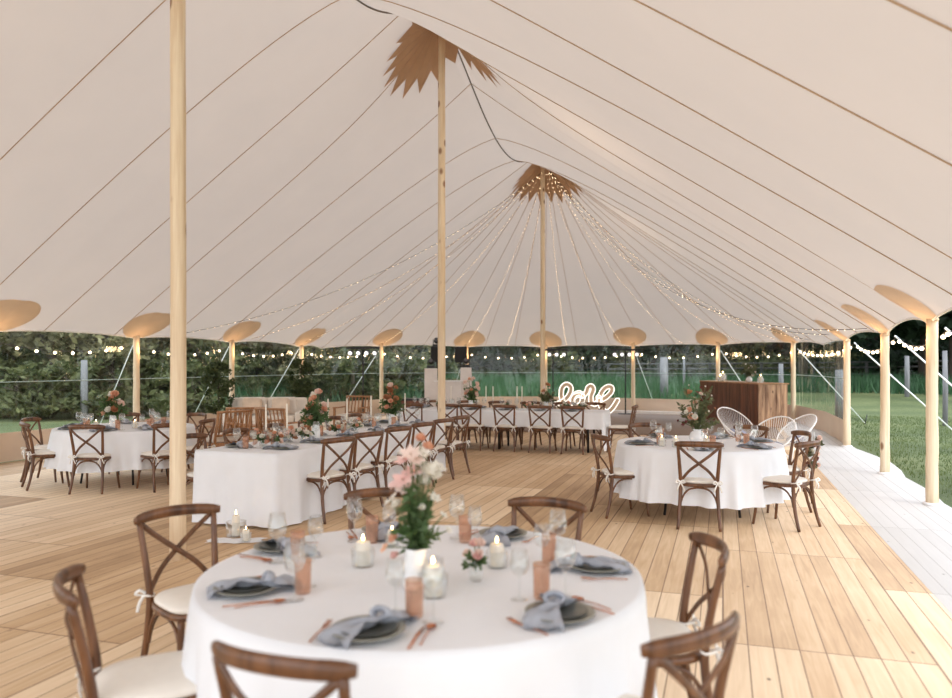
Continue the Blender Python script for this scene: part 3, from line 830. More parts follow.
# right round table
for rx, ry, lab, dx, dy in [
    (2.23, 7.60, 'dark cross-back chair in front of right round table, back to camera', 0, 0),
    (3.38, 7.66, 'cross-back chair at front right of the right round table', 0, 0),
    (3.78, 8.75, 'cross-back chair at right round table with a bouquet on its back', 0, 0),
    (3.50, 9.62, 'cross-back chair behind glasses at back right of right round table', 0, 0),
    (2.20, 10.0, 'cross-back chair at the back left of the right round table', 0, 0),
    (1.34, 8.40, 'dark cross-back chair at left of the right round table', 0, 0)]:
    chair(rx, ry, T2[0]-rx, T2[1]-ry, lab)
# left round table
for rx, ry, lab in [
    (-5.0, 9.72, 'cross-back chair in front of left round table, back to camera'),
    (-6.05, 10.15, 'cross-back chair at the front left of left round table'),
    (-6.45, 10.95, 'leftmost cross-back chair at the left round table'),
    (-4.02, 10.0, 'cross-back chair at left round table, just left of the thick pole'),
    (-3.78, 10.8, 'cross-back chair at left round table, just right of the thick pole'),
    (-5.6, 12.1, 'cross-back chair behind the left round table, left of flowers'),
    (-4.4, 12.05, 'cross-back chair behind the left round table, right of flowers')]:
    chair(rx, ry, T3[0]-rx, T3[1]-ry, lab)
ords = ['first', 'second', 'third', 'fourth', 'fifth', 'sixth', 'seventh']
for i, t in enumerate((.62, 1.30, 2.08, 2.84, 3.55, 4.22)):
    q = A0+AP*.88+AD*t; chair(q.x, q.y, -AP.x+AD.x*.3+R.uniform(-.05, .05), -AP.y+AD.y*.3+R.uniform(-.08, .08), 'cross-back chair, %s from the near end, right side of middle long table' % ords[i])
for i, t in enumerate((.35, 1.12, 1.88, 2.66, 3.40, 4.0)):
    q = A0-AP*.88+AD*t; chair(q.x, q.y, AP.x+R.uniform(-.06, .06), AP.y+R.uniform(-.1, .1), 'cross-back chair, %s from the near end, left side of middle long table' % ords[i])
BF = Vector((.61, 14.4))
for i, t in enumerate((-1.98, -1.24, -.763, -.09, .60, 1.22)):
    q = BF+BD*t; chair(q.x, q.y, BP.x, BP.y, 'dark cross-back chair, %s from left, near side of far long table' % ords[i])
for i, t in enumerate((-1.9, -1.2, -.5, .2, .9, 1.5)):
    q = B0+BP*.72+BD*(t-.1); chair(q.x, q.y, -BP.x, -BP.y, 'dark cross-back chair, %s from left, behind the far long table' % ords[i])
q = B0+BD*2.3; chair(q.x, q.y, -BD.x, -BD.y, 'dark cross-back chair at right head of the far long table')

# ------------------------------------------------------------------ tableware
def lathe_obj(name, prof, mat, n=20, parent=None, caps=False):
    return MB().lathe(prof, n, caps=caps).build(name, mat, parent)
def mk_plate():
    o = lathe_obj('dinner_plate', [(0.001, .004), (.06, .003), (.075, .006), (.118, .020), (.125, .022), (.126, .026), (.118, .026), (.078, .013), (.06, .010), (.001, .010)], 'charger', 32)
    lathe_obj('side_plate', [(.001, .013), (.055, .013), (.095, .026), (.098, .030), (.092, .030), (.055, .020), (.001, .019)], 'plate', 28, o)
    return tag(o, 'x', 'plate')
def mk_wine():
    o = lathe_obj('wine_glass', [(.001, .001), (.034, .002), (.034, .004), (.006, .010), (.004, .03), (.004, .085), (.010, .095), (.030, .112), (.038, .135), (.038, .155), (.030, .205), (.0285, .205), (.0365, .155), (.0365, .135), (.028, .114), (.002, .100)], 'glass', 20)
    return tag(o, 'x', 'glass')
def mk_tumbler():
    o = lathe_obj('tumbler', [(.001, .001), (.028, .001), (.031, .01), (.033, .11), (.0335, .135), (.031, .135), (.030, .015), (.001, .012)], 'amber', 20)
    return tag(o, 'x', 'glass')
def mk_napkin():
    m = MB(); rr = random.Random(3)
    def fn(u, v):
        x = (u-.5)*.36; w = .034+.035*abs(u-.5)*2+.010*math.sin(9*u)
        y = (v-.5)*2*w + .02*math.sin(7*u)
        z = .040+.008*math.sin(v*PI*3+u*4)+.006*math.sin(u*23+v*7)
        if abs(x) > .1: z -= (abs(x)-.1)*.36
        return (x, y, max(z, .012))
    m.grid(fn, 26, 12)
    def fn2(u, v):
        x, y, z = fn(u, v); return (x, y, z-.008)
    m.grid(fn2, 26, 12)
    o = m.build('napkin', 'napkin')
    k = MB(); k.tube([(.05+.012*math.sin(a*1.0), .036*math.cos(a), .044+.018*math.sin(a)) for a in [2*PI*i/14 for i in range(14)]], .020, 8, r2=.010, closed=True)
    k.build('napkin_knot', 'napkin', o)
    return tag(o, 'x', 'napkin')
def mk_fork():
    m = MB(); m.tube(smooth_path([(0, -.1, .004), (0, -.03, .008), (0, .03, .006)], 4), .004, 6, r2=.0022, up=(1, 0, 0))
    m.tube([(0, .03, .006), (0, .05, .007)], [.005, .011], 6, r2=.002, up=(1, 0, 0))
    for k in (-1.5, -.5, .5, 1.5): m.tube([(k*.0055, .05, .007), (k*.0055, .095, .012)], .0017, 5)
    return tag(m.build('fork', 'copper'), 'x', 'cutlery')
def mk_knife():
    m = MB(); m.tube([(0, -.11, .005), (0, .0, .006), (0, .02, .005), (.003, .10, .003)], [.005, .005, .008, .004], 6, r2=.002, up=(1, 0, 0))
    return tag(m.build('knife', 'copper'), 'x', 'cutlery')
def mk_spoon():
    m = MB(); m.tube(smooth_path([(0, -.09, .004), (0, -.02, .009), (0, .045, .006)], 4), .0035, 6, r2=.0022, up=(1, 0, 0))
    m.grid(lambda u, v: (.019*v*math.cos(2*PI*u), .07+.027*v*math.sin(2*PI*u), .002+.009*v*v), 16, 4, wrap=True)
    m.grid(lambda u, v: (.019*v*math.cos(2*PI*u), .07+.027*v*math.sin(2*PI*u), .0005+.009*v*v), 16, 4, wrap=True)
    return tag(m.build('spoon', 'copper'), 'x', 'cutlery')
PL, WG, TB, NP, FK, KN, SP = [Proto(f) for f in (mk_plate, mk_wine, mk_tumbler, mk_napkin, mk_fork, mk_knife, mk_spoon)]
ZT = TT+.002
def setting(x, y, cx, cy, where, table, cut=2, tumbler=True, glasses=2, npr=None):
    """place setting at x,y facing the centre direction (cx,cy)"""
    L = math.hypot(cx, cy); fx, fy = cx/L, cy/L; rz = math.atan2(-fx, fy); rx, ry = fy, -fx
    def P(a, b): return (x+rx*a+fx*b, y+ry*a+fy*b, ZT)
    PL.put(P(0, 0), rz, 'dark grey stoneware plate, %s' % where, 'plates on '+table)
    NP.put(P(0, .035), rz+(npr if npr is not None else R.uniform(.9, 1.9)), 'grey-blue knotted napkin lying on the plate, %s' % where, 'napkins on '+table)
    if cut:
        FK.put(P(-.165, 0), rz, 'copper fork beside the plate, %s' % where, 'cutlery on '+table)
        KN.put(P(.165, 0), rz, 'copper knife beside the plate, %s' % where, 'cutlery on '+table)
    if cut > 1: SP.put(P(.195, .02), rz, 'copper spoon outside the knife, %s' % where, 'cutlery on '+table)
    if tumbler: TB.put(P(.11, .20), rz, 'amber ribbed tumbler, %s' % where, 'tumblers on '+table)
    if glasses > 0: WG.put(P(.19, .15), rz, 'taller clear wine glass, %s' % where, 'wine glasses on '+table, sc=1.1)
    if glasses > 1: WG.put(P(.03, .24), rz, 'smaller clear wine glass, %s' % where, 'wine glasses on '+table, sc=.95)
for px, py, w, np_ in [(246, 587, 'left place of nearest table', 1.5), (280, 546, 'back left place of nearest table', 1.2), (368, 629, 'front place of nearest table', 1.1),
                  (560, 612, 'front right place of nearest table', .6), (597, 565, 'right place of nearest table', 1.5), (503, 533, 'back right place of nearest table', 1.9), (385, 529, 'back place behind flowers, nearest table', 1.4)]:
    x, y = at(px, py, ZT+.02); setting(x, y, T1[0]-x, T1[1]-y, w, 'the nearest table', 2, True, 2, np_)
for i, (rx, ry, w) in enumerate([(2.30, 7.55, 'front'), (3.47, 7.62, 'front right'), (3.9, 8.9, 'right'), (3.30, 9.75, 'back right'), (2.0, 10.0, 'back left'), (1.25, 8.42, 'left')]):
    a = math.atan2(ry-T2[1], rx-T2[0]); x, y = T2[0]+.74*math.cos(a), T2[1]+.74*math.sin(a)
    setting(x, y, T2[0]-x, T2[1]-y, '%s place of right round table' % w, 'the right round table', 1, True, 2)
for i, (rx, ry, w) in enumerate([(-5.0, 9.72, 'front'), (-6.05, 10.15, 'front left'), (-6.45, 10.95, 'left'), (-4.02, 10.0, 'front right'), (-3.78, 10.8, 'right'), (-5.6, 12.1, 'back left'), (-4.4, 12.05, 'back right')]):
    a = math.atan2(ry-T3[1], rx-T3[0]); x, y = T3[0]+.72*math.cos(a), T3[1]+.72*math.sin(a)
    setting(x, y, T3[0]-x, T3[1]-y, '%s place of left round table' % w, 'the left round table', 0, True, 2)
for i, t in enumerate((.42, 1.12, 1.92, 2.66, 3.35, 4.0)):
    for s, nm in ((1, 'right'), (-1, 'left')):
        q = A0+AP*(.30*s)+AD*t; setting(q.x, q.y, -AP.x*s, -AP.y*s, '%s place, %s side, middle table' % (ords[i], nm), 'the middle long table', 0, i % 2 == 0, 2)
for i, t in enumerate((-1.98, -1.3, -.763, -.09, .60, 1.22)):
    for s, nm in ((-1, 'near'), (1, 'far')):
        q = B0+BP*(.27*s)+BD*(t-.1); setting(q.x, q.y, -BP.x*s, -BP.y*s, '%s place, %s side, far table' % (ords[i], nm), 'the far long table', 0, False, 2)

# ------------------------------------------------------------------ candles
def mk_pillar():
    o = MB().lathe([(.030, 0), (.031, .004), (.031, .096), (.027, .1), (.004, .096)], 18).build('pillar_candle', 'wax')
    MB().tube([(0, 0, .095), (.001, 0, .108)], .0015, 5).build('wick', 'wick', o)
    MB().lathe([(.001, .104), (.005, .110), (.0045, .118), (.001, .130)], 10).build('flame', 'flame', o)
    return tag(o, 'x', 'candle')
def mk_hurr():
    o = lathe_obj('candle_glass', [(.001, .001), (.046, .001), (.050, .006), (.050, .075), (.048, .075), (.047, .008), (.001, .004)], 'glass', 22)
    return tag(o, 'x', 'candle glass')
def mk_taper():
    o = MB().lathe([(.011, 0), (.011, .02), (.0095, .28), (.003, .295)], 12).build('taper_candle', 'wax')
    MB().tube([(0, 0, .29), (.002, 0, .305)], .0014, 5).build('wick', 'wick', o)
    return tag(o, 'x', 'candle')
def mk_stick():
    o = lathe_obj('candlestick', [(.001, 0), (.045, .002), (.045, .008), (.010, .018), (.006, .05), (.012, .075), (.006, .10), (.008, .15), (.016, .165), (.016, .19), (.0125, .19), (.0125, .168), (.001, .168)], 'glass', 18)
    return tag(o, 'x', 'candlestick')
PI_, HU, TA, ST = [Proto(f) for f in (mk_pillar, mk_hurr, mk_taper, mk_stick)]
def pillar(x, y, z, where, sc=1.0, scw=1.0):
    HU.put((x, y, z), 0, 'clear glass round a candle, %s' % where, sc=(1*sc, 1*sc, sc))
    PI_.put((x, y, z+.005), 0, 'lit white pillar candle, %s' % where, sc=(sc*scw, sc*scw, sc))
def taper(x, y, z, where):
    ST.put((x, y, z), R.uniform(0, 6), 'glass candlestick, %s' % where)
    TA.put((x, y, z+.169), R.uniform(0, 6), 'tall white taper candle, %s' % where)
for px, py, w, sc in [(363, 566, 'left of the tall flowers on nearest table', 1.05), (433, 596, 'in front of flower vase, nearest table', 1.15), (497, 567, 'right of the small flower vase, nearest table', 1.0)]:
    x, y = at(px, py, ZT); pillar(x, y, ZT, w, sc)
x, y = at(392, 545, ZT); pillar(x, y, ZT, 'behind vase, nearest table', .7)
x, y = at(236, 536, .012); pillar(x, y, .014, 'tall one on the floor at long table end', 1.9, .62)
x, y = at(246, 541, .012); pillar(x, y, .014, 'small one on the floor at long table end', 1.0)
x, y = at(237, 540, .01)
m = MB(); m.grid(lambda u, v: ((u-.5)*.52+.02*math.sin(9*v), (v-.5)*.2+.02*math.sin(7*u+1), .003+.006*abs(math.sin(11*u+5*v))), 24, 8)
tag(m.build('floor_cloth', 'cloth', loc=(x-.02, y, 0)), 'small white cloth on the floor under two candles', 'cloth')
for k, (px, w) in enumerate([(266, 'first'), (287, 'second'), (328, 'third'), (347, 'fourth'), (371, 'fifth'), (405, 'sixth')]):
    a = (px-CX)/F; off = [-.05, .1, -.08, .06, -.02, .05][k]
    b = A0+AP*off; t = (a*b.y-b.x)/(AD.x-a*AD.y); q = b+AD*t
    taper(q.x, q.y, ZT, '%s from near end of middle table' % w)
for k, (px, w) in enumerate([(451, 'first'), (486, 'second'), (493, 'third'), (517, 'fourth'), (522, 'fifth')]):
    a = (px-CX)/F; t = (a*B0.y-B0.x)/(BD.x-a*BD.y); q = B0+BD*t
    taper(q.x, q.y, ZT, '%s from left on the far table' % w)
for px, py, w in [(662, 446, 'left of vase, right round table'), (676, 447, 'just left of vase, right round table'), (706, 447, 'just right of vase, right round table')]:
    x, y = at(px, py, ZT); pillar(x, y, ZT, w, .9)

# ------------------------------------------------------------------ flowers
def bloom_mesh(seed, kind='rose'):
    rr = random.Random(seed); m = MB()
    if kind == 'rose':
        for lay, (n, rad, up, sz) in enumerate(((3, .15, 1.0, .45), (5, .35, .8, .6), (6, .6, .45, .75), (7, .85, .1, .85))):
            for k in range(n):
                a = 2*PI*k/n+lay*.7; ca, sa = math.cos(a), math.sin(a)
                def fn(u, v, ca=ca, sa=sa):
                    w = (u-.5)*sz*1.2*math.sin(PI*(.25+.65*v)); r = rad*(.25+.75*v**.8)-.12*(u-.5)**2+.03*rr.random(); z = -.35+(.35+up*.75)*v
                    return (ca*r-sa*w, sa*r+ca*w, z)
                m.grid(fn, 4, 4)
    else:
        for k in range(6):
            a = 2*PI*k/6; ca, sa = math.cos(a), math.sin(a); tw = rr.uniform(-.2, .2)
            def fn(u, v):
                w = (u-.5)*.65*math.sin(PI*min(v*.85+.12, 1)); r = v*1.05; z = .75*v*v*.6-.1+tw*(u-.5)-.25*v**3
                return (ca*r-sa*w, sa*r+ca*w, z)
            m.grid(fn, 4, 6)
        m.ball((0, 0, .1), .12, 5)
    return m
BM = {}
def bloom_proto(col, kind):
    k = (col, kind)
    if k not in BM:
        me = bpy.data.meshes.new('bloom'); b = bloom_mesh(hash(kind) % 97 if False else (5 if kind == 'rose' else 9), kind)
        me.from_pydata(b.v, [], b.f); me.polygons.foreach_set('use_smooth', [True]*len(me.polygons)); me.materials.append(MAT['fl_'+col]); BM[k] = me
    return BM[k]
VASES = {
 'tall': ([(.001, .001), (.045, .001), (.052, .02), (.05, .10), (.042, .15), (.046, .17), (.042, .17), (.038, .15), (.045, .1), (.046, .02), (.001, .012)], 'ceramic'),
 'globe': ([(.001, .001), (.05, .002), (.085, .04), (.09, .075), (.07, .12), (.045, .14), (.05, .16), (.045, .16), (.04, .14), (.065, .118), (.085, .075), (.08, .042), (.001, .012)], 'ceramic'),
 'bud': ([(.001, .001), (.024, .001), (.030, .01), (.030, .05), (.022, .075), (.026, .09), (.023, .09), (.02, .075), (.027, .05), (.027, .012), (.001, .006)], 'glass')}
def arrangement(x, y, z, vase, blooms, hw, ht, nleaf, leafmat, label, seed, lsize=.035, lean=(0, 0), cat='flowers'):
    """blooms: list of (dx, dy, dz, radius, colour, kind)"""
    rr = random.Random(seed); root = empty('flower_arrangement', label, cat, (x, y, z))
    prof, vm = VASES[vase]; lathe_obj('vase', prof, vm, 24, root); vh = prof[-5][1] if vase != 'bud' else .09
    vh = max(q[1] for q in prof)
    m = MB(); nsp = max(4, nleaf//26); sm = MB()
    for q in range(nsp):
        a = rr.uniform(0, 2*PI); tt = rr.random()**.8; r = hw*(1.15-.55*tt)*rr.uniform(.5, 1.1); hh = vh+(ht-vh)*(.15+.85*tt)
        A = Vector((0, 0, vh-.03)); C = Vector((lean[0]*tt+r*math.cos(a), lean[1]*tt+r*math.sin(a), hh-.04))
        Bm = A.lerp(C, .5)+Vector((0, 0, .25*(hh-vh)+.02))
        path = [A.lerp(Bm, t/6).lerp(Bm.lerp(C, t/6), t/6) for t in range(7)]
        sm.tube(path, .0022, 4)
        for i in range(26):
            t = rr.uniform(.15, 1)*5.99; k0 = int(t); P = path[k0].lerp(path[k0+1], t-k0)
            u = Vector((math.cos(a)*.6+rr.gauss(0, .7), math.sin(a)*.6+rr.gauss(0, .7), rr.gauss(.3, .6))).normalized(); w = u.orthogonal().normalized()
            w = (w+u.cross(w)*rr.uniform(-1, 1)).normalized(); s = lsize*rr.uniform(.5, 1.1); P = P+u*s; k = len(m.v)
            m.v += [tuple(P-u*s), tuple(P+w*s*.38), tuple(P+u*s), tuple(P-w*s*.38)]; m.f.append((k, k+1, k+2, k+3))
    m.build('leaves', leafmat, root, smooth=False)
    for b in blooms:
        sm.tube([(0, 0, vh*.4), (b[0]*.35, b[1]*.35, vh+(b[2]-vh)*.4), (b[0], b[1], b[2])], .003, 4)
    sm.build('stems', 'stem', root)
    for bx, by, bz, br, col, kind in blooms:
        me = bloom_proto(col, kind); o = bpy.data.objects.new('bloom', me); COL.objects.link(o); o.parent = root
        o.location = (bx, by, bz); o.scale = (br, br, br)
        d = Vector((bx-lean[0]*.5, by-lean[1]*.5-.05, .12)); o.rotation_euler = d.to_track_quat('Z', 'Y').to_euler()
        o.rotation_euler.rotate_axis('Z', rr.uniform(0, 6))
    return root
def rb(n, hw, z0, z1, r0, r1, cols, seed, kinds=('rose',), lean=(0, 0), front=-.3):
    rr = random.Random(seed); out = []
    for i in range(n):
        t = i/max(1, n-1); a = rr.uniform(0, 2*PI); r = hw*(1-.45*t)*rr.uniform(.45, 1)
        out.append((lean[0]*t+r*math.cos(a), lean[1]*t+r*math.sin(a)+front*r, z0+(z1-z0)*t+rr.uniform(-.02, .02), rr.uniform(r0, r1), rr.choice(cols), rr.choice(kinds)))
    return out
x, y = at(416, 590, ZT)
bl = []
for i, (px, py, r, c, k) in enumerate([(421, 437, .020, 'peach', 'rose'), (428, 446, .022, 'peach', 'rose'), (424, 452, .024, 'white', 'lily'), (411, 452, .034, 'blush', 'lily'), (418, 464, .026, 'white', 'lily'), (404, 459, .034, 'pink', 'lily'),
        (413, 470, .036, 'pink', 'lily'), (403, 478, .042, 'pink', 'lily'), (417, 458, .030, 'blush', 'lily'), (432, 470, .040, 'white', 'rose'), (440, 467, .026, 'white', 'lily'), (409, 487, .040, 'blush', 'lily'), (398, 484, .034, 'pink', 'lily'),
        (425, 480, .024, 'white', 'rose'), (435, 497, .024, 'white', 'lily'), (389, 501, .026, 'white', 'lily'), (396, 503, .020, 'white', 'rose'), (444, 515, .016, 'white', 'lily'), (392, 540, .020, 'peach', 'rose'), (385, 546, .018, 'peach', 'lily'), (394, 556, .018, 'pink', 'rose'), (449, 528, .015, 'white', 'lily'), (422, 505, .015, 'white', 'rose')]):
    zz = H-(py-YH)*y/F; bl.append(((px-CX)/F*y-x, R.uniform(-.05, .03), zz-ZT, r*1.35, c, k))
arrangement(x, y, ZT, 'tall', bl, .08, .48, 520, 'leaf', 'tall pink and white flowers in white vase on nearest table', 21, .028, (0.0, 0))
x, y = at(476, 581, ZT); arrangement(x, y, ZT, 'bud', rb(7, .05, .09, .15, .02, .03, ['peach', 'blush', 'pink', 'rust'], 4), .05, .15, 40, 'leaf', 'small bud vase of peach blooms on nearest table', 5, .018)
x, y = at(697, 443, ZT)
arrangement(x, y, ZT, 'globe', rb(20, .22, .20, .60, .03, .052, ['burgundy', 'rust', 'blush', 'peach', 'white'], 8, ('rose', 'lily')) + rb(16, .26, .25, .68, .012, .022, ['burgundy', 'white', 'rust', 'blush'], 9, ('rose',)), .24, .70, 620, 'leaf_olive', 'wild burgundy and peach flowers in white globe vase, right round table', 23, .035)
def on4(px, off=0):
    a = (px-CX)/F; b = A0+AP*off; t = (a*b.y-b.x)/(AD.x-a*AD.y); q = b+AD*t; return q.x, q.y
x, y = on4(316); arrangement(x, y, ZT, 'tall', rb(16, .15, .22, .58, .04, .062, ['peach', 'peach', 'blush', 'white'], 12), .20, .50, 900, 'leaf', 'tall peach roses in white vase near middle of long table', 25, .034)
x, y = on4(392); arrangement(x, y, ZT, 'tall', rb(14, .14, .25, .60, .04, .062, ['peach', 'rust', 'blush'], 13), .19, .46, 700, 'leaf', 'peach and rust flowers at the far part of long table', 27, .035)
for k, (px, off, w) in enumerate([(262, -.02, 'nearest the end'), (276, .12, 'second from the end'), (290, .0, 'third from the end'), (303, .1, 'fourth from the end'), (338, .05, 'beyond the tall roses'), (356, .1, 'middle of table')]):
    x, y = on4(px, off); arrangement(x, y, ZT, 'bud', rb(9, .11, .07, .17, .028, .042, ['peach', 'blush', 'white', 'rust', 'white'], 30+k), .13, .16, 110, 'leaf', 'low rose posy on long middle table, %s' % w, 40+k, .028)
def on5(px):
    a = (px-CX)/F; t = (a*B0.y-B0.x)/(BD.x-a*BD.y); q = B0+BD*t; return q.x, q.y
x, y = on5(471); arrangement(x, y, ZT, 'tall', rb(16, .20, .25, .62, .04, .065, ['peach', 'white', 'blush'], 51), .2, .5, 500, 'leaf', 'tall white and peach flowers on far long table, left', 51, .04)
x, y = on5(546); arrangement(x, y, ZT, 'tall', rb(12, .18, .2, .5, .03, .055, ['burgundy', 'rust', 'blush'], 52), .2, .42, 400, 'leaf_olive', 'dark rust flowers on the far long table, centre', 52, .04)
for k, px in enumerate((440, 507, 528, 566, 583)):
    x, y = on5(px); arrangement(x, y, ZT, 'bud', rb(7, .1, .07, .16, .03, .045, ['peach', 'blush', 'white', 'rust'], 60+k), .12, .15, 70, 'leaf', 'low rose posy on far long table, %s from left' % ords[k], 70+k, .03)
x, y = at(113, 427, ZT); arrangement(x, y, ZT, 'tall', rb(12, .17, .2, .50, .045, .07, ['peach', 'white', 'rust', 'blush'], 81), .22, .48, 700, 'leaf', 'peach and white flowers on the left round table', 81, .04)
for k, (px, w) in enumerate(((96, 'left'), (135, 'right'))):
    x, y = at(px, 428, ZT); pillar(x, y, ZT, 'left round table, %s of flowers' % w, .9)
# bouquet on chair back
bq = empty('hanging_bouquet', 'dried rust and white bouquet hung on a chair back, right round table', 'bouquet', (3.83, 8.62, .62))
bm_ = MB(); rr = random.Random(5); leafcloud(bm_, 320, 0, 0, .02, .11, .09, .2, .03, rr); bm_.build('leaves', 'leaf_olive', bq, smooth=False)
for b in rb(10, .09, -.1, .2, .03, .045, ['rust', 'white', 'burgundy', 'blush'], 91):
    o = bpy.data.objects.new('bloom', bloom_proto(b[4], 'rose')); COL.objects.link(o); o.parent = bq; o.location = (b[0], b[1]-.03, b[2]); o.scale = (b[3],)*3; o.rotation_euler = (1.3, 0, rr.uniform(-1, 1))
MB().tube([(0, 0, .2), (0, -.01, .28)], .006, 5).build('ribbon', 'tie', bq)

# ------------------------------------------------------------------ lights on strings
def led_mesh():
    m = MB(); m.ball((0, 0, 0), .0065, 4); me = bpy.data.meshes.new('led'); me.from_pydata(m.v, [], m.f); me.materials.append(MAT['led']); return me
LED = led_mesh()
def bulb_mesh():
    m = MB(); m.ball((0, 0, -.03), .026, 8); me = bpy.data.meshes.new('bulb'); me.from_pydata(m.v, [], m.f)
    me.polygons.foreach_set('use_smooth', [True]*len(me.polygons)); me.materials.append(MAT['bulb']); return me
BULB = bulb_mesh()
def string(p0, p1, sag, nb, mesh, name, cat, label, group, wr=.005, wm='wiretan', bn='bulb'):
    root = empty(name, label, cat, group=group); pts = []
    p0, p1 = Vector(p0), Vector(p1)
    for i in range(31):
        t = i/30; q = p0.lerp(p1, t); q.z -= sag*4*t*(1-t); pts.append(q)
    MB().tube(pts, wr, 4).build('wire', wm, root)
    for k in range(nb):
        t = (k+.5)/nb*.985; q = p0.lerp(p1, t); q.z -= sag*4*t*(1-t)
        o = bpy.data.objects.new(bn, mesh); COL.objects.link(o); o.parent = root; o.location = q+Vector((R.uniform(-.01, .01), R.uniform(-.01, .01), -wr))
    return root
ends = [(LP+.3, 13.6, .7, 'far left'), (LP+.3, 16.4, .6, 'left'), (LP+.3, 19.0, .5, 'left'), (-10.6, 22.6, .5, 'back left'), (-8.6, 25.3, .5, 'back left'), (-7.3, 26.0, .5, 'back'), (-5.2, 26.3, .5, 'back'), (-3.2, 25.8, .5, 'back'),
        (-1.2, 25.5, .5, 'back right'), (.6, 24.3, .6, 'back right'), (1.6, 22.9, .7, 'right'), (RP-.3, 20.6, .85, 'right'), (RP-.3, 17.0, 1.1, 'right'), (RP-.25, 13.0, 1.25, 'far right')]
for i, (p, s, sg, w) in enumerate(ends):
    a = Vector((p-PC, s-S2)).normalized()*.09
    x0, y0 = T(PC+a.x, S2+a.y); x1, y1 = T(p, s)
    string((x0, y0, 6.95), (x1, y1, min(2.3, cz(p, s)-.1)), sg, 62, LED, 'fairy_light_string', 'string lights', 'string of tiny warm lights from farthest pole, %s counting from left' % (ords+['eighth', 'ninth', 'tenth', 'eleventh', 'twelfth', 'thirteenth', 'last'])[i], None, wm='wire' if i in (0, 11, 12, 13) else 'wiretan', bn='tiny_light')
ring = [('L1', 'L2'), ('L2', 'L3'), ('L3', 'L4'), ('L4', 'F1'), ('F1', 'F2'), ('F2', 'F3'), ('F3', 'F4'), ('F4', 'F5'), ('F5', 'F6'), ('F6', 'R4'), ('R4', 'R3'), ('R3', 'R2')]
nm = ['first', 'second', 'third', 'fourth', 'fifth', 'sixth', 'seventh', 'eighth', 'ninth', 'tenth', 'eleventh', 'twelfth']
for i, (a, b) in enumerate(ring):
    pa, pb = POLE_NAMES[a], POLE_NAMES[b]
    def outp(q, d=.16):
        L = math.hypot(q[0]-PC, (q[1]-S2) if q[1] > S2 else 0); ox = (q[0]-PC)/L; oy = (q[1]-S2)/L if q[1] > S2 else 0
        x, y = T(q[0]+ox*d, q[1]+oy*d); return (x, y, 2.08)
    string(outp(pa), outp(pb), .17, [8, 7, 7, 9, 7, 6, 8, 6, 7, 11, 9, 8][i], BULB, 'festoon_string', 'string lights', 'festoon of round warm bulbs under the eave, %s bay from the left' % nm[i], None, .006, 'wire')
x, y = T(RP+.16, 10.37); x2, y2 = T(RP+.2, 7.2)
string((x, y, 2.08), (x2, y2, 2.08), .12, 9, BULB, 'festoon_string', 'string lights', 'festoon of round warm bulbs nearest the camera, right edge', None, .006, 'wire')

# ------------------------------------------------------------------ bar
bx, by = 7.35, 19.8; bd = Vector((-.15, .989)); bp_ = Vector((.989, .15))
bar = empty('bar_counter', 'wooden bar counter with dark plank front beside the right wall', 'bar', (bx, by, 0), math.atan2(-bd.x, bd.y))
BH = 1.14; Lb = 3.4; Wb = .82
m = MB()
for i in range(26): w = Lb/26; m.box(-.0+R.uniform(-.004, .004), w*(i+.5), BH/2, .03, w-.008, BH)
m.build('plank_front', 'barwood', bar, smooth=False)
m = MB()
for i in range(8): w = Wb/8; m.box(w*(i+.5), -.0+R.uniform(-.004, .004), BH/2, w-.008, .03, BH-.02)
m.build('plank_side', 'barside', bar, smooth=False)
MB().box(Wb/2+.01, Lb/2, BH+.012, Wb+.06, Lb+.06, .03).build('worktop', 'oak', bar, smooth=False)
MB().box(Wb/2+.02, Lb/2, BH/2-.02, Wb-.04, Lb-.06, BH-.05).build('cabinet_body', 'barwood', bar, smooth=False)
def bar_pt(a, b): q = Vector((bx, by))+bp_*a+bd*b; return q.x, q.y
for k, (a, b, w, sc) in enumerate([(.3, 2.7, 'left end of bar', 1.6), (.5, 2.95, 'left end of bar, behind', 2.2), (.15, 2.4, 'left part of the bar', 1.3), (.35, .5, 'front corner of bar', 1.7)]):
    x, y = bar_pt(a, b); pillar(x, y, BH+.028, w, sc)
x, y = bar_pt(.45, 1.3); arrangement(x, y, BH+.028, 'globe', rb(8, .2, .2, .5, .03, .05, ['white', 'blush'], 77), .3, .6, 500, 'leaf_olive', 'loose olive foliage in a vase on the bar', 78, .05)

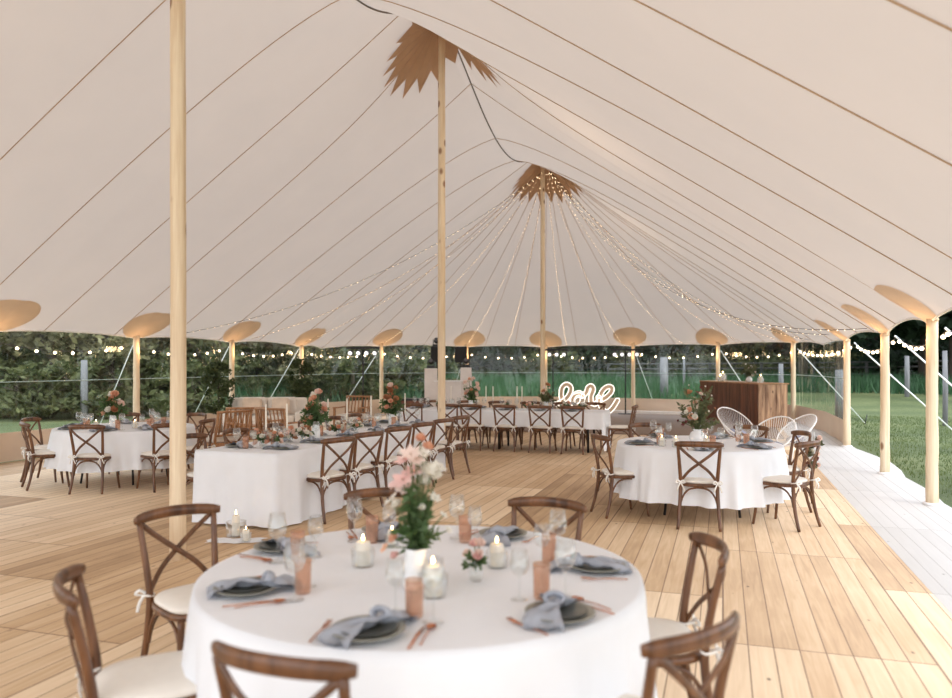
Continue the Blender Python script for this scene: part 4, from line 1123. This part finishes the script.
# ------------------------------------------------------------------ white string chairs
def mk_acapulco():
    root = empty('string_lounge_chair', 'x', 'chair')
    # outer ring: tilted egg ; inner ring: seat bottom
    tilt = math.radians(38)
    def ring(a):
        r = .40; u = r*.96*math.cos(a); v = r*1.16*math.sin(a)
        y = -v*math.cos(tilt)*.95; z = .56+v*math.sin(tilt)+.06*math.cos(2*a)*0
        return Vector((u, y-.02, z))
    def inner(a):
        return Vector((.13*math.cos(a), -.10*math.sin(a)+.02, .30+.03*math.sin(a)))
    n = 48
    MB().tube([ring(2*PI*i/n) for i in range(n)], .013, 8, closed=True).build('outer_ring', 'white', root)
    MB().tube([inner(2*PI*i/24) for i in range(24)], .010, 6, closed=True).build('inner_ring', 'white', root)
    m = MB()
    for i in range(56):
        a = 2*PI*(i+.5)/56; A, B = ring(a), inner(a); mid = A.lerp(B, .5)+Vector((0, 0, -.05))-(A-B).normalized().cross(Vector((0, 0, 1)))*0
        m.tube([A, A.lerp(mid, .5)+Vector((0, 0, -.012)), mid, B], .0042, 4)
    m.build('cord_web', 'white', root)
    for a, f in ((-2.5, (-.30, .30)), (-.64, (.30, .30)), (.7, (.27, -.30)), (2.44, (-.27, -.30))):
        I = inner(a)
        MB().tube(smooth_path([(f[0], f[1], 0), (f[0]*.75, f[1]*.72, .17), tuple(I)], 4), .010, 7).build('leg', 'white', root)
    MB().tube([(-.30, .30, .012), (.30, .30, .012)], .009, 6).build('stretcher', 'white', root)
    c = MB(); c.ball((0, 0, 0), .5, 8, .42, .34, .13); o = c.build('seat_cushion', 'greycushion', root); o.location = (0, .0, .36); o.rotation_euler.x = -.25
    return root
AC = Proto(mk_acapulco)
AC.put((5.05, 14.7, .0), math.radians(208), 'white string lounge chair facing the camera in front of the bar', sc=.96)
AC.put((4.78, 12.3, 0), math.radians(128), 'white string lounge chair seen from behind, beside right round table', sc=.95)
AC.put((5.72, 13.6, 0), math.radians(104), 'rightmost white string lounge chair, by the clear wall', sc=.90)

# ------------------------------------------------------------------ DJ corner
def pedestal(x, y, w, h, lab, taper=1.0):
    o = MB().box(0, 0, h/2, w, w, h, taper=taper).build('pedestal', 'pedestal', smooth=False, loc=(x, y, 0)); bevel(o, .01); tag(o, lab, 'pedestal')
def px3(px, d): return (px-CX)/F*d
pedestal(px3(431, 21), 21, .34, 1.55, 'white column with a moving head light, left of DJ table')
pedestal(px3(466, 21.4), 21.4, .42, 1.57, 'white tapered column with a moving head light, right of DJ table', .72)
o = empty('dj_table', 'white draped table between the two white columns', 'table', (px3(449, 21.1), 21.1, 0), -ANG*.3)
MB().box(0, 0, .59, .72, .6, 1.18).build('cover', 'pedestal', o, smooth=False)
MB().box(0, 0, 1.2, .76, .64, .03).build('tabletop', 'white', o, smooth=False)
def speaker(px, d, lab):
    r = empty('loudspeaker', lab, 'speaker', (px3(px, d), d, 0))
    b = MB().box(0, 0, 1.95, .36, .34, .46, taper=.96).build('cabinet', 'black', r, smooth=False); bevel(b, .015)
    MB().box(0, -.176, 1.95, .32, .01, .42).build('grille', 'blackcloth', r, smooth=False)
    MB().tube([(0, 0, 0), (0, 0, 1.72)], .022, 8).build('pole', 'black', r)
    for k in range(3):
        a = k*2*PI/3+.5; MB().tube([(0, 0, .55), (.42*math.cos(a), .42*math.sin(a), .01)], .014, 6).build('leg', 'black', r)
    return r
speaker(437, 22.3, 'black loudspeaker on stand, partly hidden by middle centre pole')
speaker(461, 22.3, 'black loudspeaker on stand right of middle centre pole')
def moving_head(px, d, z, lab):
    r = empty('moving_head_light', lab, 'stage light', (px3(px, d), d, z))
    MB().box(0, 0, .04, .22, .2, .08).build('base', 'black', r, smooth=False)
    for s in (-1, 1): MB().box(s*.095, 0, .14, .02, .08, .16).build('yoke_arm', 'black', r, smooth=False)
    h = MB().lathe([(.02, -.09), (.07, -.07), (.08, .0), (.07, .09)], 14).build('head', 'black', r); h.location = (0, 0, .18); h.rotation_euler.x = PI/2*.8
    q = MB().lathe([(.001, 0), (.055, .0), (.055, .01), (.001, .014)], 14).build('lens', 'lens_dark', h); q.location = (0, 0, .088)
moving_head(431, 21, 1.551, 'black moving head light on left white column')
moving_head(466, 21.4, 1.571, 'black moving head light on right white column')
moving_head(436.5, 22.3, 2.17, 'black moving head light on top of left loudspeaker')
def light_stand(px, d, lab, zb=2.2):
    r = empty('spotlight_stand', lab, 'stage light', (px3(px, d), d, .02), -.1)
    MB().tube([(0, 0, .02), (0, 0, zb)], .022, 8).build('pole', 'black', r)
    MB().box(0, 0, .012, .46, .46, .02).build('base_plate', 'black', r, smooth=False)
    MB().box(0, 0, zb, .98, .05, .06).build('cross_bar', 'black', r, smooth=False)
    for k in range(4):
        x = -.36+.24*k
        c = MB().lathe([(.05, .08), (.075, .05), (.082, -.07), (.07, -.072)], 14, caps=True).build('spotlight', 'black', r); c.location = (x, -.02, zb-.14); c.rotation_euler.x = -(PI/2-.25)
        l = MB().lathe([(.001, -.084), (.045, -.080), (.062, -.073)], 14, caps=False).build('lens', 'lens', c)
light_stand(363, 22, 'black T-shaped stand with four spotlights, left side', 2.12)
light_stand(625.5, 25.1, 'black T-shaped stand with four spotlights, right of glowing sign', 2.12)
light_stand(553, 25.3, 'black T-shaped stand with spotlights behind farthest centre pole', 2.12)

# ------------------------------------------------------------------ love sign
def sign():
    d = 24.0; sc = 6.65; ox, oy = 530, 330
    r = empty('neon_sign', 'glowing cursive love sign standing behind the far table', 'sign', (px3(588, d), d, .03), -.05)
    def P(a, b): px, py = ox+a/sc, oy+b/sc; return ((px-588)/F*d, 0, H-(py-YH)*d/F-.03)
    L = {
     'l': [(168, 492), (205, 482), (245, 452), (270, 410), (268, 375), (240, 362), (214, 385), (208, 430), (216, 470), (240, 500), (272, 498)],
     'o': [(272, 498), (282, 455), (305, 425), (335, 420), (350, 450), (338, 490), (308, 506), (286, 488), (288, 450), (320, 432), (352, 440)],
     'v': [(352, 440), (376, 412), (384, 385), (406, 372), (420, 395), (405, 440), (408, 480), (432, 492), (455, 470), (452, 440)],
     'e': [(452, 470), (500, 450), (538, 412), (540, 382), (512, 378), (480, 405), (462, 455), (472, 510), (505, 545), (545, 520), (582, 462)]}
    for ch, pts in L.items():
        c = smooth_path([P(*p) for p in pts], 6)
        w = .07; n = len(c); nor = []
        for i in range(n):
            t = (c[min(i+1, n-1)]-c[max(i-1, 0)]).normalized(); nor.append(Vector((-t.z, 0, t.x)))
        b = MB(); off = {'l': 0, 'o': .012, 'v': .024, 'e': .036}[ch]
        b.tube([p+Vector((0, off, 0)) for p in c], .015, 8, r2=w*.95, up=(0, 1, 0)); b.build('letter_'+{'l': 'l', 'o': 'o', 'v': 'v', 'e': 'e'}[ch], 'signback', r)
        loop = [p+q*w for p, q in zip(c, nor)]
        t_end = (c[-1]-c[-2]).normalized(); loop += [c[-1]+t_end*w*.8]
        loop += [p-q*w for p, q in reversed(list(zip(c, nor)))]; t0 = (c[0]-c[1]).normalized(); loop += [c[0]+t0*w*.8]
        MB().tube([p+Vector((0, -.03, 0)) for p in loop], .011, 6, closed=True).build('neon_tube', 'neon', r)
    MB().box(0, .08, -.012, 1.3, .3, .03).build('stand', 'white', r, smooth=False)
sign()

# ------------------------------------------------------------------ lounge corner
def sofa(x, y, rz, w, lab):
    r = empty('sofa', lab, 'sofa', (x, y, 0), rz)
    for nme, a in (('base', (0, 0, .22, w, .82, .3)), ('backrest', (0, .34, .58, w, .2, .62)), ('armrest', (-w/2+.09, -.02, .42, .18, .8, .36)), ('armrest', (w/2-.09, -.02, .42, .18, .8, .36))):
        b = MB().box(*a).build(nme, 'sofa', r, smooth=False); bevel(b, .05, 3)
    for s in (-1, 1):
        b = MB().box(s*(w-.4)/4, -.06, .43, (w-.42)/2, .66, .16).build('seat_cushion', 'sofa', r, smooth=False); bevel(b, .05, 3)
        b = MB().box(s*(w-.4)/4, .19, .70, (w-.42)/2, .16, .42).build('back_cushion', 'sofa', r, smooth=False); bevel(b, .07, 3)
        for t in (-1, 1): MB().box(s*(w/2-.08), t*.34, .035, .06, .06, .07).build('foot', 'oak', r, smooth=False)
    return r
x, y = px3(266, 17.3), 17.3; sofa(x, y, .1, 1.75, 'cream linen sofa in the lounge corner behind long table')
for k, (dx, rr_) in enumerate(((-.3, .25), (.35, -.2))):
    o = bevel(MB().box(0, 0, 0, .42, .14, .36).build('throw_pillow', 'pillow', smooth=False, loc=(x+dx, y-.06, .72)), .06, 3); o.rotation_euler = (-.2, 0, rr_); tag(o, 'tan throw pillow, %s of two on the cream sofa' % ('left', 'right')[k], 'pillow')
def mk_lounge():
    r = empty('slatted_armchair', 'x', 'chair')
    for s in (-1, 1):
        MB().box(s*.33, .28, .3, .05, .05, .6).build('leg', 'oak', r, smooth=False)
        MB().tube([(s*.33, -.30, 0), (s*.33, -.30, .42), (s*.33, -.40, .86)], .026, 6).build('rear_leg', 'oak', r)
        MB().box(s*.33, -.02, .61, .07, .68, .03).build('armrest', 'oak', r, smooth=False)
    MB().box(0, 0, .30, .66, .6, .06).build('seat_frame', 'oak', r, smooth=False)
    MB().tube([(-.35, -.40, .86), (.35, -.40, .86)], .022, 6, r2=.035).build('top_rail', 'oak', r)
    MB().tube([(-.33, -.31, .46), (.33, -.31, .46)], .02, 6, r2=.03).build('lower_rail', 'oak', r)
    for k in range(7): x = -.27+.09*k; MB().tube([(x, -.315, .46), (x, -.40, .85)], .018, 4, r2=.007, up=(1, 0, 0)).build('slat', 'oak', r)
    b = MB().box(0, .02, .39, .58, .56, .12).build('seat_cushion', 'sofa', r, smooth=False); bevel(b, .04, 3)
    return r
LC = Proto(mk_lounge)
LC.put((px3(221, 13.2), 13.2, 0), -2.2+PI, 'wooden slatted armchair at left, nearest of the lounge chairs')
LC.put((px3(249, 14.3), 14.3, 0), .15, 'wooden slatted armchair in front of the cream sofa, back to camera')
LC.put((px3(285, 14.0), 14.0, 0), -.5, 'wooden slatted armchair right of centre in the lounge corner')
LC.put((px3(352, 18.6), 18.6, 0), PI-.3, 'wooden armchair with cream cushion below the left spotlight bar')
t = empty('low_table', 'low wooden table between sofa and slatted armchairs', 'table', (px3(262, 15.7), 15.7, 0))
MB().box(0, 0, .40, .9, .5, .04).build('tabletop', 'oak', t, smooth=False)
for a in (-1, 1):
    for b in (-1, 1): MB().box(a*.4, b*.2, .19, .05, .05, .38).build('leg', 'oak', t, smooth=False)
c = empty('equipment_case', 'dark maroon case standing behind the far table at left', 'case', (px3(412, 19.4), 19.4, 0), -.2)
bevel(MB().box(0, 0, .38, .62, .45, .74).build('body', 'barwood', c, smooth=False), .012)
MB().box(0, 0, .77, .64, .47, .05).build('lid', 'black', c, smooth=False)
def shrub(px, d, z0, z1, w, lab, seed):
    r = empty('potted_shrub', lab, 'plant', (px3(px, d), d, 0))
    m = MB(); rr = random.Random(seed); leafcloud(m, 2600, 0, 0, (z0+z1)/2, w/2, w/2, (z1-z0)/2, .045, rr); m.build('foliage', 'laurel', r, smooth=False)
    MB().tube([(0, 0, .35), (.02, 0, z0+.2), (0, 0, z1-.3)], [.025, .02, .01], 6).build('stem', 'bark', r)
    MB().lathe([(.14, 0), (.19, .40), (.20, .42), (.17, .42), (.15, .36), (.001, .36)], 20).build('pot', 'pot', r)
shrub(218, 17.2, .55, 1.72, .72, 'tall leafy potted shrub left of the cream sofa', 3)
shrub(301, 18.9, .85, 1.78, .72, 'bushy potted shrub behind right end of cream sofa', 4)

# ------------------------------------------------------------------ camera, light, world
cam = bpy.data.cameras.new('camera'); co = bpy.data.objects.new('camera', cam); COL.objects.link(co)
co.location = (0, 0, H); co.rotation_euler = (PI/2, 0, 0)
cam.sensor_width = 36; cam.lens = F/952*36; cam.shift_y = (YH-349)/952; cam.clip_end = 400; cam.clip_start = .05
cam.dof.use_dof = True; cam.dof.focus_distance = 9.5; cam.dof.aperture_fstop = 1.5
bpy.context.scene.camera = co
w = bpy.data.worlds.new('world'); bpy.context.scene.world = w; w.use_nodes = True; nt = w.node_tree
bg = nt.nodes['Background']
tc = N(nt, 'ShaderNodeTexCoord'); sp = N(nt, 'ShaderNodeSeparateXYZ'); nt.links.new(tc.outputs['Generated'], sp.inputs[0])
c = ramp(nt, sp.outputs[2], [(0.0, (.90, .90, .90)), (.35, (.88, .93, 1.0)), (1, (.80, .89, 1.05))])
nt.links.new(c, bg.inputs[0]); bg.inputs[1].default_value = 1.0
sun = bpy.data.lights.new('sun', 'SUN'); sun.energy = .5; sun.angle = math.radians(25); sun.color = (1, .93, .84)
so = bpy.data.objects.new('sun', sun); COL.objects.link(so); so.rotation_euler = (math.radians(35), math.radians(35), 0)
for kp, ks, kz in KP[1:]:  # added fill lights that warm the tent interior; no fixture hangs there
    x, y = T(kp, ks)
    lamp(x+1.6, y-1.0, 4.2, 8, (1, .72, .45), .4, 'warm_fill')
vs = bpy.context.scene.view_settings
vs.view_transform = 'Standard'; vs.look = 'None'; vs.gamma = 1; vs.use_curve_mapping = False
vs.exposure = 1.55
bpy.context.scene.cycles.max_bounces = 10; bpy.context.scene.cycles.transparent_max_bounces = 24
bpy.context.scene.cycles.diffuse_bounces = 6
bpy.context.scene.cycles.sample_clamp_indirect = 6
for o in list(bpy.data.objects):
    if o.type == 'LIGHT':
        for k in ('label', 'category', 'group'):
            if k in o: del o[k]
